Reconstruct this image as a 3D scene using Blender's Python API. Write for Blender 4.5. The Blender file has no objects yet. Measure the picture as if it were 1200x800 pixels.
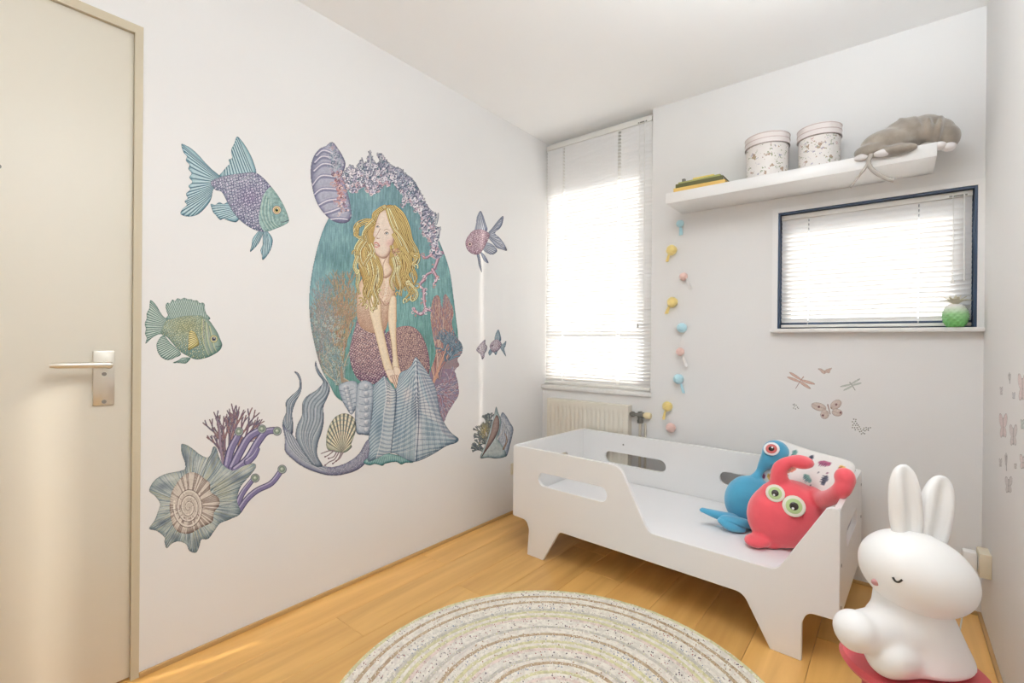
import bpy, bmesh, math, random
import numpy as np
from mathutils import Vector, Matrix, Quaternion
random.seed(7)
R = math.radians
SC = bpy.context.scene
COL = SC.collection

# ------------------------------------------------------------------ camera
CAM = Vector((0, 0, 1.12))
FPX, YAW, PITCH, ROLL = 558.2, 0.6787, -0.0012, 0.0083
_f = Vector((-math.sin(YAW)*math.cos(PITCH), math.cos(YAW)*math.cos(PITCH), math.sin(PITCH)))
_r = Vector((math.cos(YAW), math.sin(YAW), 0)); _u = _r.cross(_f)
_r2 = _r*math.cos(ROLL)+_u*math.sin(ROLL); _u2 = -_r*math.sin(ROLL)+_u*math.cos(ROLL)
cd = bpy.data.cameras.new('camera'); cam = bpy.data.objects.new('camera', cd); COL.objects.link(cam)
cd.sensor_width = 36; cd.lens = FPX/1200*36; cd.clip_start = 0.02
cam.matrix_world = Matrix(((_r2.x,_u2.x,-_f.x,CAM.x),(_r2.y,_u2.y,-_f.y,CAM.y),(_r2.z,_u2.z,-_f.z,CAM.z),(0,0,0,1)))
SC.camera = cam

# ------------------------------------------------------------------ world, sun, exposure
SC.view_settings.view_transform = 'Standard'; SC.view_settings.look = 'None'
SC.view_settings.gamma = 1; SC.view_settings.use_curve_mapping = False
SC.view_settings.exposure = 0.32
SC.cycles.use_denoising = True
SC.cycles.max_bounces = 10; SC.cycles.diffuse_bounces = 6; SC.cycles.transparent_max_bounces = 12
SC.cycles.sample_clamp_indirect = 6
w = bpy.data.worlds.new('world'); SC.world = w; w.use_nodes = True
bg = w.node_tree.nodes['Background']; bg.inputs[0].default_value = (0.93, 0.97, 1.0, 1); bg.inputs[1].default_value = 3.0
sd = bpy.data.lights.new('sun', 'SUN'); sd.energy = 6.5; sd.angle = R(0.5); sd.color = (1, .93, .82)
sun = bpy.data.objects.new('sun', sd); COL.objects.link(sun)
sun.rotation_euler = Vector((-.225, -1, -.46)).to_track_quat('-Z', 'Y').to_euler()
sun.location = (2, 6, 5)
XL, XR, YB, YF, ZC = -1.94, .2815, 2.755, -1.15, 2.52
for nm, x0, x1, z0, z1 in (('portal_a', -1.94, -1.15, .82, 2.5), ('portal_b', -.47, .26, 1.2, 1.78)):
    l = bpy.data.lights.new(nm, 'AREA'); l.shape = 'RECTANGLE'; l.size = x1-x0; l.size_y = z1-z0; l.cycles.is_portal = True
    o = bpy.data.objects.new(nm, l); COL.objects.link(o); o.location = ((x0+x1)/2, YB+.11, (z0+z1)/2); o.rotation_euler = (R(-90), 0, 0)

# ------------------------------------------------------------------ helpers
def ray(u, v): return _f*FPX + _r2*(u-600) + _u2*(400-v)
def on(u, v, n, d):
    n = Vector(n); r = ray(u, v); return CAM + r*((d-n.dot(CAM))/n.dot(r))
def bk(u, v, y): return on(u, v, (0, 1, 0), y)
def dp(u, v, D):
    "point seen at photo pixel u, v at distance D along the view axis"
    return CAM + ray(u, v)*(D/FPX)
def proj(p):
    d = Vector(p)-CAM; z = d.dot(_f); return 600+FPX*d.dot(_r2)/z, 400-FPX*d.dot(_u2)/z

MATS = {}
def mat(name, col, rough=.6, bump=0, bscale=200, var=0, vscale=8, trans=0, metal=0, sheen=0, emit=0, coat=0, alpha=1, objrand=0, spec=.5):
    if name in MATS: return MATS[name]
    m = bpy.data.materials.new(name); m.use_nodes = True; nt = m.node_tree; N = nt.nodes; L = nt.links
    b = N['Principled BSDF']; b.inputs['Base Color'].default_value = (*col, 1); b.inputs['Roughness'].default_value = rough
    b.inputs['Metallic'].default_value = metal; b.inputs['Coat Weight'].default_value = coat
    b.inputs['Sheen Weight'].default_value = sheen; b.inputs['Specular IOR Level'].default_value = spec
    tc = N.new('ShaderNodeTexCoord')
    if bump:
        n = N.new('ShaderNodeTexNoise'); n.inputs['Scale'].default_value = bscale; n.inputs['Detail'].default_value = 3
        L.new(tc.outputs['Object'], n.inputs['Vector'])
        bp = N.new('ShaderNodeBump'); bp.inputs['Strength'].default_value = bump; bp.inputs['Distance'].default_value = .002
        L.new(n.outputs['Fac'], bp.inputs['Height']); L.new(bp.outputs['Normal'], b.inputs['Normal'])
    if var or objrand:
        n = N.new('ShaderNodeTexNoise'); n.inputs['Scale'].default_value = vscale; n.inputs['Detail'].default_value = 4
        L.new(tc.outputs['Object'], n.inputs['Vector'])
        h = N.new('ShaderNodeHueSaturation'); h.inputs['Color'].default_value = (*col, 1)
        mr = N.new('ShaderNodeMapRange'); mr.inputs['To Min'].default_value = 1-var; mr.inputs['To Max'].default_value = 1+var
        mr.inputs['From Min'].default_value = .3; mr.inputs['From Max'].default_value = .7
        L.new(n.outputs['Fac'], mr.inputs['Value'])
        L.new(mr.outputs['Result'], h.inputs['Value']); L.new(h.outputs['Color'], b.inputs['Base Color'])
    if trans:
        t = N.new('ShaderNodeBsdfTranslucent'); t.inputs['Color'].default_value = (*col, 1)
        mx = N.new('ShaderNodeMixShader'); mx.inputs[0].default_value = trans
        L.new(b.outputs[0], mx.inputs[1]); L.new(t.outputs[0], mx.inputs[2]); L.new(mx.outputs[0], N['Material Output'].inputs['Surface'])
    if emit:
        b.inputs['Emission Color'].default_value = (*col, 1); b.inputs['Emission Strength'].default_value = emit
    MATS[name] = m; return m
def link_mesh(name, me, m=None, parent=None, loc=None, rot=None):
    o = bpy.data.objects.new(name, me); COL.objects.link(o)
    if m is not None:
        for mm in (m if isinstance(m, (list, tuple)) else [m]): me.materials.append(mm)
    if loc is not None: o.location = loc
    if rot is not None: o.rotation_euler = rot
    if parent is not None: o.parent = parent
    return o
def fin(name, bm, m=None, parent=None, loc=None, rot=None, smooth=False, bevel=0, seg=2):
    if bevel:
        es = [e for e in bm.edges if len(e.link_faces) == 2 and e.calc_face_angle(0) > R(30)]
        bmesh.ops.bevel(bm, geom=es, offset=bevel, segments=seg, profile=.5, affect='EDGES')
    bmesh.ops.recalc_face_normals(bm, faces=bm.faces)
    me = bpy.data.meshes.new(name); bm.to_mesh(me); bm.free()
    if smooth:
        for p in me.polygons: p.use_smooth = True
        if smooth != 'all': me.set_sharp_from_angle(angle=R(40))
    return link_mesh(name, me, m, parent, loc, rot)
def box(bm, x0, y0, z0, x1, y1, z1, M=None):
    r = bmesh.ops.create_cube(bm, size=1); vs = r['verts']
    for v in vs:
        v.co = Vector(((x0+x1)/2+v.co.x*(x1-x0), (y0+y1)/2+v.co.y*(y1-y0), (z0+z1)/2+v.co.z*(z1-z0)))
        if M: v.co = M @ v.co
    return vs
def boxo(name, x0, y0, z0, x1, y1, z1, m, parent=None, bevel=0, loc=None, rot=None):
    bm = bmesh.new(); box(bm, x0, y0, z0, x1, y1, z1); return fin(name, bm, m, parent, loc, rot, bevel=bevel, smooth=bool(bevel))
def cyl(bm, p0, p1, r0, r1=None, n=16, caps=True):
    p0 = Vector(p0); p1 = Vector(p1); r1 = r0 if r1 is None else r1; d = p1-p0
    M = Matrix.Translation((p0+p1)/2) @ d.to_track_quat('Z', 'Y').to_matrix().to_4x4()
    bmesh.ops.create_cone(bm, cap_ends=caps, segments=n, radius1=r0, radius2=r1, depth=d.length, matrix=M)
def ell(bm, c, r, rot=None, sub=3):
    if not hasattr(r, '__len__'): r = (r, r, r)
    M = Matrix.Translation(c) @ (rot.to_4x4() if rot is not None else Matrix.Identity(4)) @ Matrix.Diagonal((*r, 1))
    bmesh.ops.create_icosphere(bm, subdivisions=sub, radius=1, matrix=M)
def tube(bm, pts, rad, n=8, caps=True):
    pts = [Vector(p) for p in pts]; rad = rad if hasattr(rad, '__len__') else [rad]*len(pts)
    rings = []; prev = None
    for i, p in enumerate(pts):
        t = (pts[min(i+1, len(pts)-1)]-pts[max(i-1, 0)]).normalized()
        if prev is None: a = t.orthogonal().normalized()
        else: a = (prev-t*prev.dot(t)).normalized()
        prev = a; b = t.cross(a)
        rings.append([bm.verts.new(p+(a*math.cos(2*math.pi*k/n)+b*math.sin(2*math.pi*k/n))*rad[i]) for k in range(n)])
    for A, B in zip(rings, rings[1:]):
        for k in range(n): bm.faces.new((A[k], A[(k+1) % n], B[(k+1) % n], B[k]))
    if caps: bm.faces.new(rings[0][::-1]); bm.faces.new(rings[-1])
def crom(pts, n=8, closed=False):
    pts = [np.array(p, float) for p in pts]; out = []; N = len(pts)
    rng = range(N if closed else N-1)
    for i in rng:
        if closed: a, b, c, d = pts[i-1], pts[i], pts[(i+1) % N], pts[(i+2) % N]
        else: a, b, c, d = pts[max(i-1, 0)], pts[i], pts[i+1], pts[min(i+2, N-1)]
        for k in range(n):
            t = k/n; out.append(.5*((2*b)+(-a+c)*t+(2*a-5*b+4*c-d)*t*t+(-a+3*b-3*c+d)*t**3))
    if not closed: out.append(pts[-1])
    return np.array(out)
def lathe(bm, prof, n=32, M=None):
    "prof: list of (r, z), revolved about z"
    rings = []
    for r, z in prof:
        if r < 1e-6: v = bm.verts.new((M @ Vector((0, 0, z))) if M else (0, 0, z)); rings.append([v]*n); continue
        ring = []
        for k in range(n):
            p = Vector((r*math.cos(2*math.pi*k/n), r*math.sin(2*math.pi*k/n), z)); ring.append(bm.verts.new(M @ p if M else p))
        rings.append(ring)
    for A, B in zip(rings, rings[1:]):
        for k in range(n):
            q = [A[k], A[(k+1) % n], B[(k+1) % n], B[k]]; u = []
            for v in q:
                if v not in u: u.append(v)
            if len(u) > 2:
                try: bm.faces.new(u)
                except ValueError: pass
    if len(set(rings[0])) > 1: bm.faces.new(rings[0][::-1])
    if len(set(rings[-1])) > 1: bm.faces.new(rings[-1])
def blob(name, bm, m, parent=None, voxel=.006, smooth=6, loc=None):
    "fuse the overlapping solids in bm into one continuous smooth surface"
    me = bpy.data.meshes.new(name); bm.to_mesh(me); bm.free()
    o = bpy.data.objects.new(name, me); COL.objects.link(o)
    md = o.modifiers.new('r', 'REMESH'); md.mode = 'VOXEL'; md.voxel_size = voxel
    sm = o.modifiers.new('s', 'SMOOTH'); sm.factor = .5; sm.iterations = smooth
    dg = bpy.context.evaluated_depsgraph_get(); dg.update()
    nm = bpy.data.meshes.new_from_object(o.evaluated_get(dg)); o.modifiers.clear(); o.data = nm; bpy.data.meshes.remove(me)
    nm.name = name
    for p in nm.polygons: p.use_smooth = True
    nm.materials.clear(); nm.materials.append(m)
    if loc is not None: o.location = loc
    if parent is not None: o.parent = parent
    return o
def tag(o, label, cat, group=None):
    o['label'] = label; o['category'] = cat
    if group: o['group'] = group
    return o
def thing(name, label, cat, loc=(0, 0, 0), rz=0, group=None):
    o = bpy.data.objects.new(name, None); COL.objects.link(o); o.location = loc; o.rotation_euler = (0, 0, rz); o.empty_display_size = .05
    bpy.context.view_layer.update()
    return tag(o, label, cat, group)
def struct(o): o['kind'] = 'structure'; return o
def rrect(x0, y0, x1, y1, r, n=6):
    pts = []
    for cx, cy, a in ((x1-r, y1-r, 0), (x0+r, y1-r, 90), (x0+r, y0+r, 180), (x1-r, y0+r, 270)):
        for k in range(n+1):
            t = R(a+90*k/n); pts.append((cx+r*math.cos(t), cy+r*math.sin(t)))
    return pts
def roundpoly(pts, n=6):
    "pts: (x, y, r) corners, each rounded by r"
    out = []; N = len(pts)
    for i in range(N):
        x, y, r = pts[i]; p = Vector((x, y))
        if r <= 0: out.append((x, y)); continue
        a = Vector(pts[i-1][:2])-p; b = Vector(pts[(i+1) % N][:2])-p
        la, lb = a.length, b.length; a.normalize(); b.normalize()
        ang = math.acos(max(-1, min(1, a.dot(b)))); t = min(r/math.tan(ang/2), la*.49, lb*.49)
        A = p+a*t; B = p+b*t
        for k in range(n+1):
            s = k/n; q = A*(1-s)**2+p*2*s*(1-s)+B*s*s; out.append((q.x, q.y))
    return out
def slab(name, outer, holes, thick, frame, m, parent=None, bevel=.003):
    "flat board cut to an outline with holes; frame(x, z, t) -> Vector"
    bm = bmesh.new(); es = []
    for lp in [outer]+holes:
        vs = [bm.verts.new(frame(x, z, 0)) for x, z in lp]
        es += [bm.edges.new((vs[i], vs[(i+1) % len(vs)])) for i in range(len(vs))]
    bmesh.ops.triangle_fill(bm, use_beauty=True, use_dissolve=True, edges=es)
    d = Vector(frame(0, 0, thick))-Vector(frame(0, 0, 0))
    g = bmesh.ops.extrude_face_region(bm, geom=list(bm.faces))
    bmesh.ops.translate(bm, vec=d, verts=[e for e in g['geom'] if isinstance(e, bmesh.types.BMVert)])
    bmesh.ops.recalc_face_normals(bm, faces=bm.faces)
    if bevel:
        es = [e for e in bm.edges if len(e.link_faces) == 2 and e.calc_face_angle(0) > R(60)]
        bmesh.ops.bevel(bm, geom=es, offset=bevel, segments=2, profile=.5, affect='EDGES')
    return fin(name, bm, m, parent, smooth=False)

# ------------------------------------------------------------------ materials
WALL = mat('wall_paint', (.80, .79, .78), .85, bump=.12, bscale=350)
CEIL = mat('ceiling_paint', (.92, .92, .92), .9, bump=.1, bscale=300)
WHITE = mat('white_lacquer', (.84, .83, .82), .32, coat=.1)
CREAM = mat('cream_door_paint', (.70, .655, .56), .42, bump=.05, bscale=60)
CREAMF = mat('cream_frame_paint', (.56, .49, .36), .5)
FRAMEW = mat('white_window_frame', (.82, .80, .76), .4)
NAVY = mat('navy_frame_paint', (.025, .05, .10), .4)
STONE = mat('sill_stone', (.80, .78, .76), .35, var=.06, vscale=30)
BEIGE = mat('beige_plastic', (.72, .64, .48), .4)
WPLAS = mat('white_plastic', (.84, .83, .81), .35)
METAL = mat('brushed_metal', (.72, .68, .60), .3, metal=.85)
GREYM = mat('grey_valve_metal', (.22, .21, .19), .4, metal=.7)
def glass_mat():
    m = bpy.data.materials.new('window_glass'); m.use_nodes = True; N = m.node_tree.nodes; L = m.node_tree.links
    t = N.new('ShaderNodeBsdfTransparent'); g = N.new('ShaderNodeBsdfGlossy'); g.inputs['Roughness'].default_value = .02
    fr = N.new('ShaderNodeFresnel'); fr.inputs[0].default_value = 1.45; mx = N.new('ShaderNodeMixShader')
    L.new(fr.outputs[0], mx.inputs[0]); L.new(t.outputs[0], mx.inputs[1]); L.new(g.outputs[0], mx.inputs[2]); L.new(mx.outputs[0], N['Material Output'].inputs['Surface'])
    return m
GLASS = glass_mat()
def wood_mat():
    m = bpy.data.materials.new('honey_oak'); m.use_nodes = True; nt = m.node_tree; N = nt.nodes; L = nt.links
    b = N['Principled BSDF']; b.inputs['Roughness'].default_value = .32; b.inputs['Coat Weight'].default_value = .15
    tc = N.new('ShaderNodeTexCoord'); oi = N.new('ShaderNodeObjectInfo')
    mp = N.new('ShaderNodeMapping'); mp.inputs['Scale'].default_value = (9, .7, 9); L.new(tc.outputs['Object'], mp.inputs['Vector'])
    va = N.new('ShaderNodeVectorMath'); va.operation = 'ADD'; L.new(mp.outputs[0], va.inputs[0])
    cx = N.new('ShaderNodeCombineXYZ'); mu = N.new('ShaderNodeMath'); mu.operation = 'MULTIPLY'; mu.inputs[1].default_value = 40
    L.new(oi.outputs['Random'], mu.inputs[0]); L.new(mu.outputs[0], cx.inputs[0]); L.new(mu.outputs[0], cx.inputs[1]); L.new(cx.outputs[0], va.inputs[1])
    n = N.new('ShaderNodeTexNoise'); n.inputs['Scale'].default_value = 1.6; n.inputs['Detail'].default_value = 5; n.inputs['Distortion'].default_value = .6
    L.new(va.outputs[0], n.inputs['Vector'])
    cr = N.new('ShaderNodeValToRGB'); e = cr.color_ramp.elements
    e[0].position = .3; e[0].color = (.62, .325, .09, 1); e[1].position = .72; e[1].color = (.82, .485, .155, 1)
    L.new(n.outputs['Fac'], cr.inputs[0])
    h = N.new('ShaderNodeHueSaturation'); mr = N.new('ShaderNodeMapRange'); mr.inputs['To Min'].default_value = .88; mr.inputs['To Max'].default_value = 1.1
    L.new(oi.outputs['Random'], mr.inputs['Value']); L.new(mr.outputs[0], h.inputs['Value']); L.new(cr.outputs[0], h.inputs['Color']); L.new(h.outputs[0], b.inputs['Base Color'])
    return m
OAK = wood_mat()

# ------------------------------------------------------------------ room shell
T = .12
def wall(name, boxes, m=WALL):
    bm = bmesh.new()
    for b in boxes: box(bm, *b)
    return struct(fin(name, bm, m))
DY0, DY1, DZ = -.42, .455, 2.141
wall('wall_left', [(XL-T, YF-T, -.02, XL, DY0, ZC), (XL-T, DY1, -.02, XL, YB+T, ZC), (XL-T, DY0, DZ, XL, DY1, ZC)])
W1 = (XL, -1.148, .815, ZC); W2 = (-.478, .262, 1.192, 1.786)
wall('wall_back', [(XL, YB, -.02, W2[0], YB+T, W1[2]), (W1[1], YB, W1[2], W2[0], YB+T, ZC),
                   (W2[0], YB, -.02, XR, YB+T, W2[2]), (W2[0], YB, W2[3], XR, YB+T, ZC), (W2[1], YB, W2[2], XR, YB+T, W2[3])])
wall('wall_right', [(XR, YF-T, -.02, XR+T, YB+T, ZC)])
wall('wall_front', [(XL, YF-T, -.02, XR, YF, ZC)])
wall('ceiling', [(XL-T, YF-T, ZC, XR+T, YB+T, ZC+.1)], CEIL)
floor = wall('floor', [(XL-T-.3, YF-.2, -.06, XR, YB, -.0125)], mat('floor_underlay', (.2, .12, .05), .9))
PW = .19; x = -1.748-PW; row = 0
pm = {}
def plank(x0, x1, y0, y1):
    key = (round(x1-x0, 3), round(y1-y0, 3))
    if key not in pm:
        bm = bmesh.new(); a, b = (x1-x0)/2-.0005, (y1-y0)/2-.0005
        box(bm, -a, -b, -.012, a, b, 0)
        bmesh.ops.bevel(bm, geom=[e for e in bm.edges if e.verts[0].co.z > -.001 and e.verts[1].co.z > -.001], offset=.0009, segments=1, affect='EDGES')
        bmesh.ops.recalc_face_normals(bm, faces=bm.faces)
        me = bpy.data.meshes.new('plank'); bm.to_mesh(me); bm.free(); me.materials.append(OAK); pm[key] = me
    o = bpy.data.objects.new('plank', pm[key]); COL.objects.link(o); o.parent = floor; o.location = ((x0+x1)/2, (y0+y1)/2, 0)
offs = [.35, 1.055, .25, -.35, .75, .1, 1.2, .45, -.1, .85, .3, 1.0, .55]
while x < XR-.001:
    x0 = max(x, XL); x1 = min(x+PW, XR); j = offs[row % 13]-1.3*3; cuts = [YF]
    while j < YB:
        if j > YF+.05 and j < YB-.05: cuts.append(j)
        j += 1.3
    cuts.append(YB)
    for a, b in zip(cuts, cuts[1:]): plank(x0, x1, a, b)
    x += PW; row += 1
SK = mat('oak_skirting', (.52, .32, .13), .5)
BH, BT = .016, .011
struct(boxo('baseboard_left', XL, DY1, 0, XL+BT, YB, BH, SK, bevel=.002))
struct(boxo('baseboard_back', XL+BT, YB-BT, 0, XR-BT, YB, BH, SK, bevel=.002))
struct(boxo('baseboard_right', XR-BT, YF, 0, XR, YB, BH, SK, bevel=.002))
struct(boxo('ground', -25, 3.2, -3.1, 25, 45, -3, mat('paving', (.45, .44, .42), .9, var=.1)))

# door on the left wall
dr = struct(boxo('door_1', XL-.045, DY0+.03, .008, XL-.008, DY1-.022, DZ-.028, CREAM, bevel=.002))
def dchild(o): o.parent = dr; return o
FRM = bmesh.new()
box(FRM, XL-.06, DY1-.022, 0, XL+.004, DY1, DZ); box(FRM, XL-.06, DY0, 0, XL+.004, DY0+.03, DZ); box(FRM, XL-.06, DY0+.03, DZ-.028, XL+.004, DY1-.022, DZ)
box(FRM, XL-.11, DY0+.03, 0, XL-.05, DY1-.022, DZ-.028)
dchild(fin('door_frame', FRM, CREAMF))
bm = bmesh.new(); XS = XL-.008
box(bm, XS, .335, .907, XS+.007, .388, 1.078); hp = dchild(fin('handle_plate', bm, METAL, bevel=.002, smooth=True))
bm = bmesh.new(); cyl(bm, (XS+.005, .366, 1.035), (XS+.045, .366, 1.035), .010); ell(bm, (XS+.045, .366, 1.035), .0115)
tube(bm, [(XS+.046, .372, 1.035), (XS+.048, .34, 1.036), (XS+.047, .25, 1.037), (XS+.045, .232, 1.037)], [.0095, .010, .0095, .006], 12)
hd = dchild(fin('door_handle', bm, METAL, smooth=True))
bm = bmesh.new(); cyl(bm, (XS+.006, .362, 1.005), (XS+.0085, .362, 1.005), .006); dchild(fin('screw', bm, GREYM, smooth=True))
bm = bmesh.new(); cyl(bm, (XS+.006, .362, .918), (XS+.0085, .362, .918), .006); dchild(fin('screw', bm, GREYM, smooth=True))
bm = bmesh.new(); cyl(bm, (XS+.003, .132, 1.592), (XS+.010, .132, 1.592), .006); dchild(fin('coat_peg', bm, GREYM, smooth=True))

dchild(boxo('threshold', XL-.11, DY0+.03, -.012, XL-.0005, DY1-.022, .002, OAK))
# ------------------------------------------------------------------ windows
SLAT = mat('white_slat', (.92, .92, .92), .45, trans=.03)
def window(n, x0, x1, z0, z1, yf, bars, m, gx0, gx1, gz0, gz1):
    bm = bmesh.new()
    for b in bars: box(bm, *b)
    f = struct(fin('window_%d' % n, bm, m, bevel=.003, smooth=True))
    p = boxo('pane', gx0-.005, yf+.025, gz0-.005, gx1+.005, yf+.031, gz1+.005, GLASS, f)
    return f
y0, y1 = YB+.055, YB+.105
f1 = window(1, *W1, y0, [(W1[0], y0, W1[2]+.0, -1.90, y1, ZC), (-1.222, y0, W1[2], W1[1], y1, ZC), (-1.90, y0, 2.16, -1.222, y1, ZC), (-1.90, y0, W1[2], -1.222, y1, .875),
      (-1.90, y0+.01, 1.16, -1.222, y1-.01, 1.185)], FRAMEW, -1.90, -1.222, .875, 2.16)
struct(boxo('window_sill', W1[0], YB-.022, W1[2]-.024, W1[1]+.006, y0, W1[2]+.001, STONE, f1, bevel=.004))
f2 = window(2, *W2, y0, [(W2[0], y0, W2[2], -.428, y1, W2[3]), (.20, y0, W2[2], W2[1], y1, W2[3]), (-.428, y0, 1.70, .20, y1, W2[3]), (-.428, y0, W2[2], .20, y1, 1.236)],
      NAVY, -.428, .20, 1.236, 1.70)
struct(boxo('window_sill', -.50, YB-.045, W2[2]-.018, XR, y0, W2[2]+.001, STONE, f2, bevel=.004))
bm = bmesh.new()
for b in ((-.499, YB-.012, W2[2]+.001, W2[0]+.004, YB+.03, 1.806), (W2[1]-.002, YB-.012, W2[2]+.001, XR, YB+.03, 1.806), (W2[0]+.004, YB-.012, W2[3]-.002, W2[1]-.002, YB+.03, 1.806)): box(bm, *b)
struct(fin('window_casing', bm, WHITE, f2))
bm = bmesh.new()
for b in ((W2[0]+.004, YB-.004, W2[2]+.001, W2[0]+.012, YB+.026, W2[3]-.002), (W2[1]-.012, YB-.004, W2[2]+.001, W2[1]-.002, YB+.026, W2[3]-.002), (W2[0]+.012, YB-.004, W2[3]-.012, W2[1]-.012, YB+.026, W2[3]-.002)): box(bm, *b)
struct(fin('window_edging', bm, NAVY, f2))

# venetian blinds
def blind(label, x0, x1, ztop, zbot, yc, lad, cordx, cord_z, rail, group=None):
    t = thing('venetian_blind', label, 'blind', ((x0+x1)/2, yc, ztop))
    c = Vector(t.location); hw = (x1-x0)/2
    boxo('headrail', -hw, -.0135, -rail, hw, .0135, 0, FRAMEW, t, bevel=.0015)
    # slat: a curved strip, with a cord slot at every ladder
    segs = []; xs = [-hw]
    for lx, sw in zip(lad, (.0045, .010) if ztop > 2 else (.0022, .0022)):
        xs += [lx-c.x-sw, lx-c.x+sw]
    xs += [hw]
    bm = bmesh.new(); W = .025; nn = 4; th = R(53); A = []
    for xi in xs:
        col = []
        for k in range(nn+1):
            s = k/nn-.5; a = s*W; bow = .0022*(1-4*s*s)
            yy = -a*math.cos(th)+bow*math.sin(th); zz = a*math.sin(th)+bow*math.cos(th)
            col.append(bm.verts.new((xi, yy, zz)))
        A.append(col)
    for i in range(len(xs)-1):
        for k in range(nn):
            if i % 2 == 1 and k in (1, 2): continue
            bm.faces.new((A[i][k], A[i+1][k], A[i+1][k+1], A[i][k+1]))
    me = bpy.data.meshes.new('slat'); bm.to_mesh(me); bm.free(); me.materials.append(SLAT)
    for p in me.polygons: p.use_smooth = True
    z = -rail-.012
    while z > zbot-ztop+.03:
        o = bpy.data.objects.new('slat', me); COL.objects.link(o); o.parent = t; o.location = (0, 0, z); z -= .0218
    boxo('bottom_rail', -hw, -.011, zbot-ztop+.004, hw, .011, zbot-ztop+.018, FRAMEW, t, bevel=.002)
    for lx in lad:
        bm = bmesh.new(); tube(bm, [(lx-c.x, -.0125, -rail), (lx-c.x, -.0125, zbot-ztop+.015)], .0009, 5); fin('ladder_cord', bm, WPLAS, t)
    bm = bmesh.new(); tube(bm, [(cordx-c.x, -.019, -rail*.6), (cordx-c.x+.002, -.021, (cord_z-ztop)*.5), (cordx-c.x, -.021, cord_z-ztop)], .0012, 6)
    pc = fin('pull_cord', bm, WPLAS, t)
    bm = bmesh.new(); cyl(bm, (cordx-c.x, -.021, cord_z-ztop-.028), (cordx-c.x, -.021, cord_z-ztop), .006, .003, 10); fin('cord_tassel', bm, GREYM if rail > .026 else WPLAS, pc, smooth=True)
    bm = bmesh.new(); tube(bm, [(cordx-c.x+.035, -.019, -rail*.6), (cordx-c.x+.037, -.022, cord_z-ztop-.02)], .0024, 6); fin('tilt_wand', bm, WPLAS, t, smooth=True)
    bm = bmesh.new(); box(bm, cordx-c.x-.012, -.0155, -rail+.003, cordx-c.x+.045, -.0134, -rail+.010); fin('cord_lock', bm, GREYM, t)
    return t
blind('tall white venetian blind hanging to the sill above the radiator', -1.928, -1.156, 2.487, .822, YB+.018, (-1.79, -1.375), -1.232, 1.235, .03)
blind('wide white venetian blind in the blue-framed window under the shelf', -.462, .246, 1.772, 1.196, YB+.030, (-.345, .075), .185, 1.41, .024)

# ------------------------------------------------------------------ added ceiling panel for fill light (out of view)
lt = thing('ceiling_fill_panel', 'flat white rectangular fill light panel added on the ceiling, out of view', 'lamp', (-.36, .75, ZC))
bm = bmesh.new(); box(bm, -.32, -.62, -.035, .32, .62, -.001); fin('fill_panel_body', bm, WPLAS, lt, bevel=.003)
bm = bmesh.new(); box(bm, -.30, -.60, -.038, .30, .60, -.0355); fin('diffuser', bm, mat('lit_opal', (.97, .985, 1), .5, emit=3), lt)
l = bpy.data.lights.new('ceiling_fill_light', 'AREA'); l.shape = 'RECTANGLE'; l.size = .6; l.size_y = 1.2; l.energy = 7.5; l.color = (.88, .95, 1)
lo = bpy.data.objects.new('ceiling_fill_light', l); COL.objects.link(lo); lo.location = (-.36, .75, ZC-.045)

def fill_uplight(loc, rz, energy, label):  # invented wall fixture, bounces extra fill light off the ceiling
    up_ = thing('fill_uplight_fixture', label, 'lamp', loc, rz)
    bm = bmesh.new(); box(bm, -.16, 0, -.06, .16, .012, .06); fin('wall_plate', bm, WPLAS, up_, bevel=.004)
    bm = bmesh.new(); box(bm, -.15, .012, -.03, .15, .12, -.02); box(bm, -.15, .11, -.02, .15, .12, .03); box(bm, -.15, .012, -.02, -.14, .11, .03); box(bm, .14, .012, -.02, .15, .11, .03); fin('fill_uplight_bowl', bm, WPLAS, up_)
    l = bpy.data.lights.new('fill_uplight_area', 'AREA'); l.shape = 'RECTANGLE'; l.size = .27; l.size_y = .09; l.energy = energy; l.color = (.88, .95, 1)
    lo = bpy.data.objects.new('fill_uplight_area', l); COL.objects.link(lo); lo.parent = up_; lo.location = (0, .062, .034); lo.rotation_euler = (R(180), 0, 0)
fill_uplight((-.9, YF+.001, 1.85), 0, 9, 'white fill light added on the wall behind the camera, washing the ceiling')  # unseen, added for soft even light from behind
fill_uplight((XR-.001, 1.12, 2.0), R(90), 34, 'white fill light added high on the right-hand wall beside the camera')  # unseen, added to lighten the ceiling and the window side
# ------------------------------------------------------------------ shelf and what stands on it
SX0, SX1, SY0, SZ0, SZ1 = -.967, .120, 2.5, 1.860, 1.916
tag(boxo('wall_shelf', SX0, SY0, SZ0, SX1, YB, SZ1, WHITE, bevel=.003), 'long white floating shelf on the wall above the wide window', 'shelf')
PAPER = mat('book_pages', (.78, .74, .62), .8)
def book(x0, x1, y0, y1, z0, h, col, nm, label, rz=0):
    cx, cy = (x0+x1)/2, (y0+y1)/2
    t = thing('book', label, 'book', (cx, cy, z0), rz, 'books stacked on the left end of the shelf')
    cm = mat('cover_'+nm, col, .45); a, b = (x1-x0)/2, (y1-y0)/2
    bm = bmesh.new(); box(bm, -a, -b, 0, a, b, .003); box(bm, -a, -b, h-.003, a, b, h); box(bm, -a, -b, .003, a, -b+.003, h-.003)
    fin('cover', bm, cm, t)
    boxo('pages', -a+.004, -b+.003, .003, a-.004, b-.004, h-.003, PAPER, t)
    return t
z = SZ1+.001
B0 = bk(800, 222, 2.53).x
book(-.935, -.675, 2.525, 2.715, z, .024, (.70, .45, .12), 'ochre', 'thick ochre yellow book at the bottom of the stack on the shelf', R(1))
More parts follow.
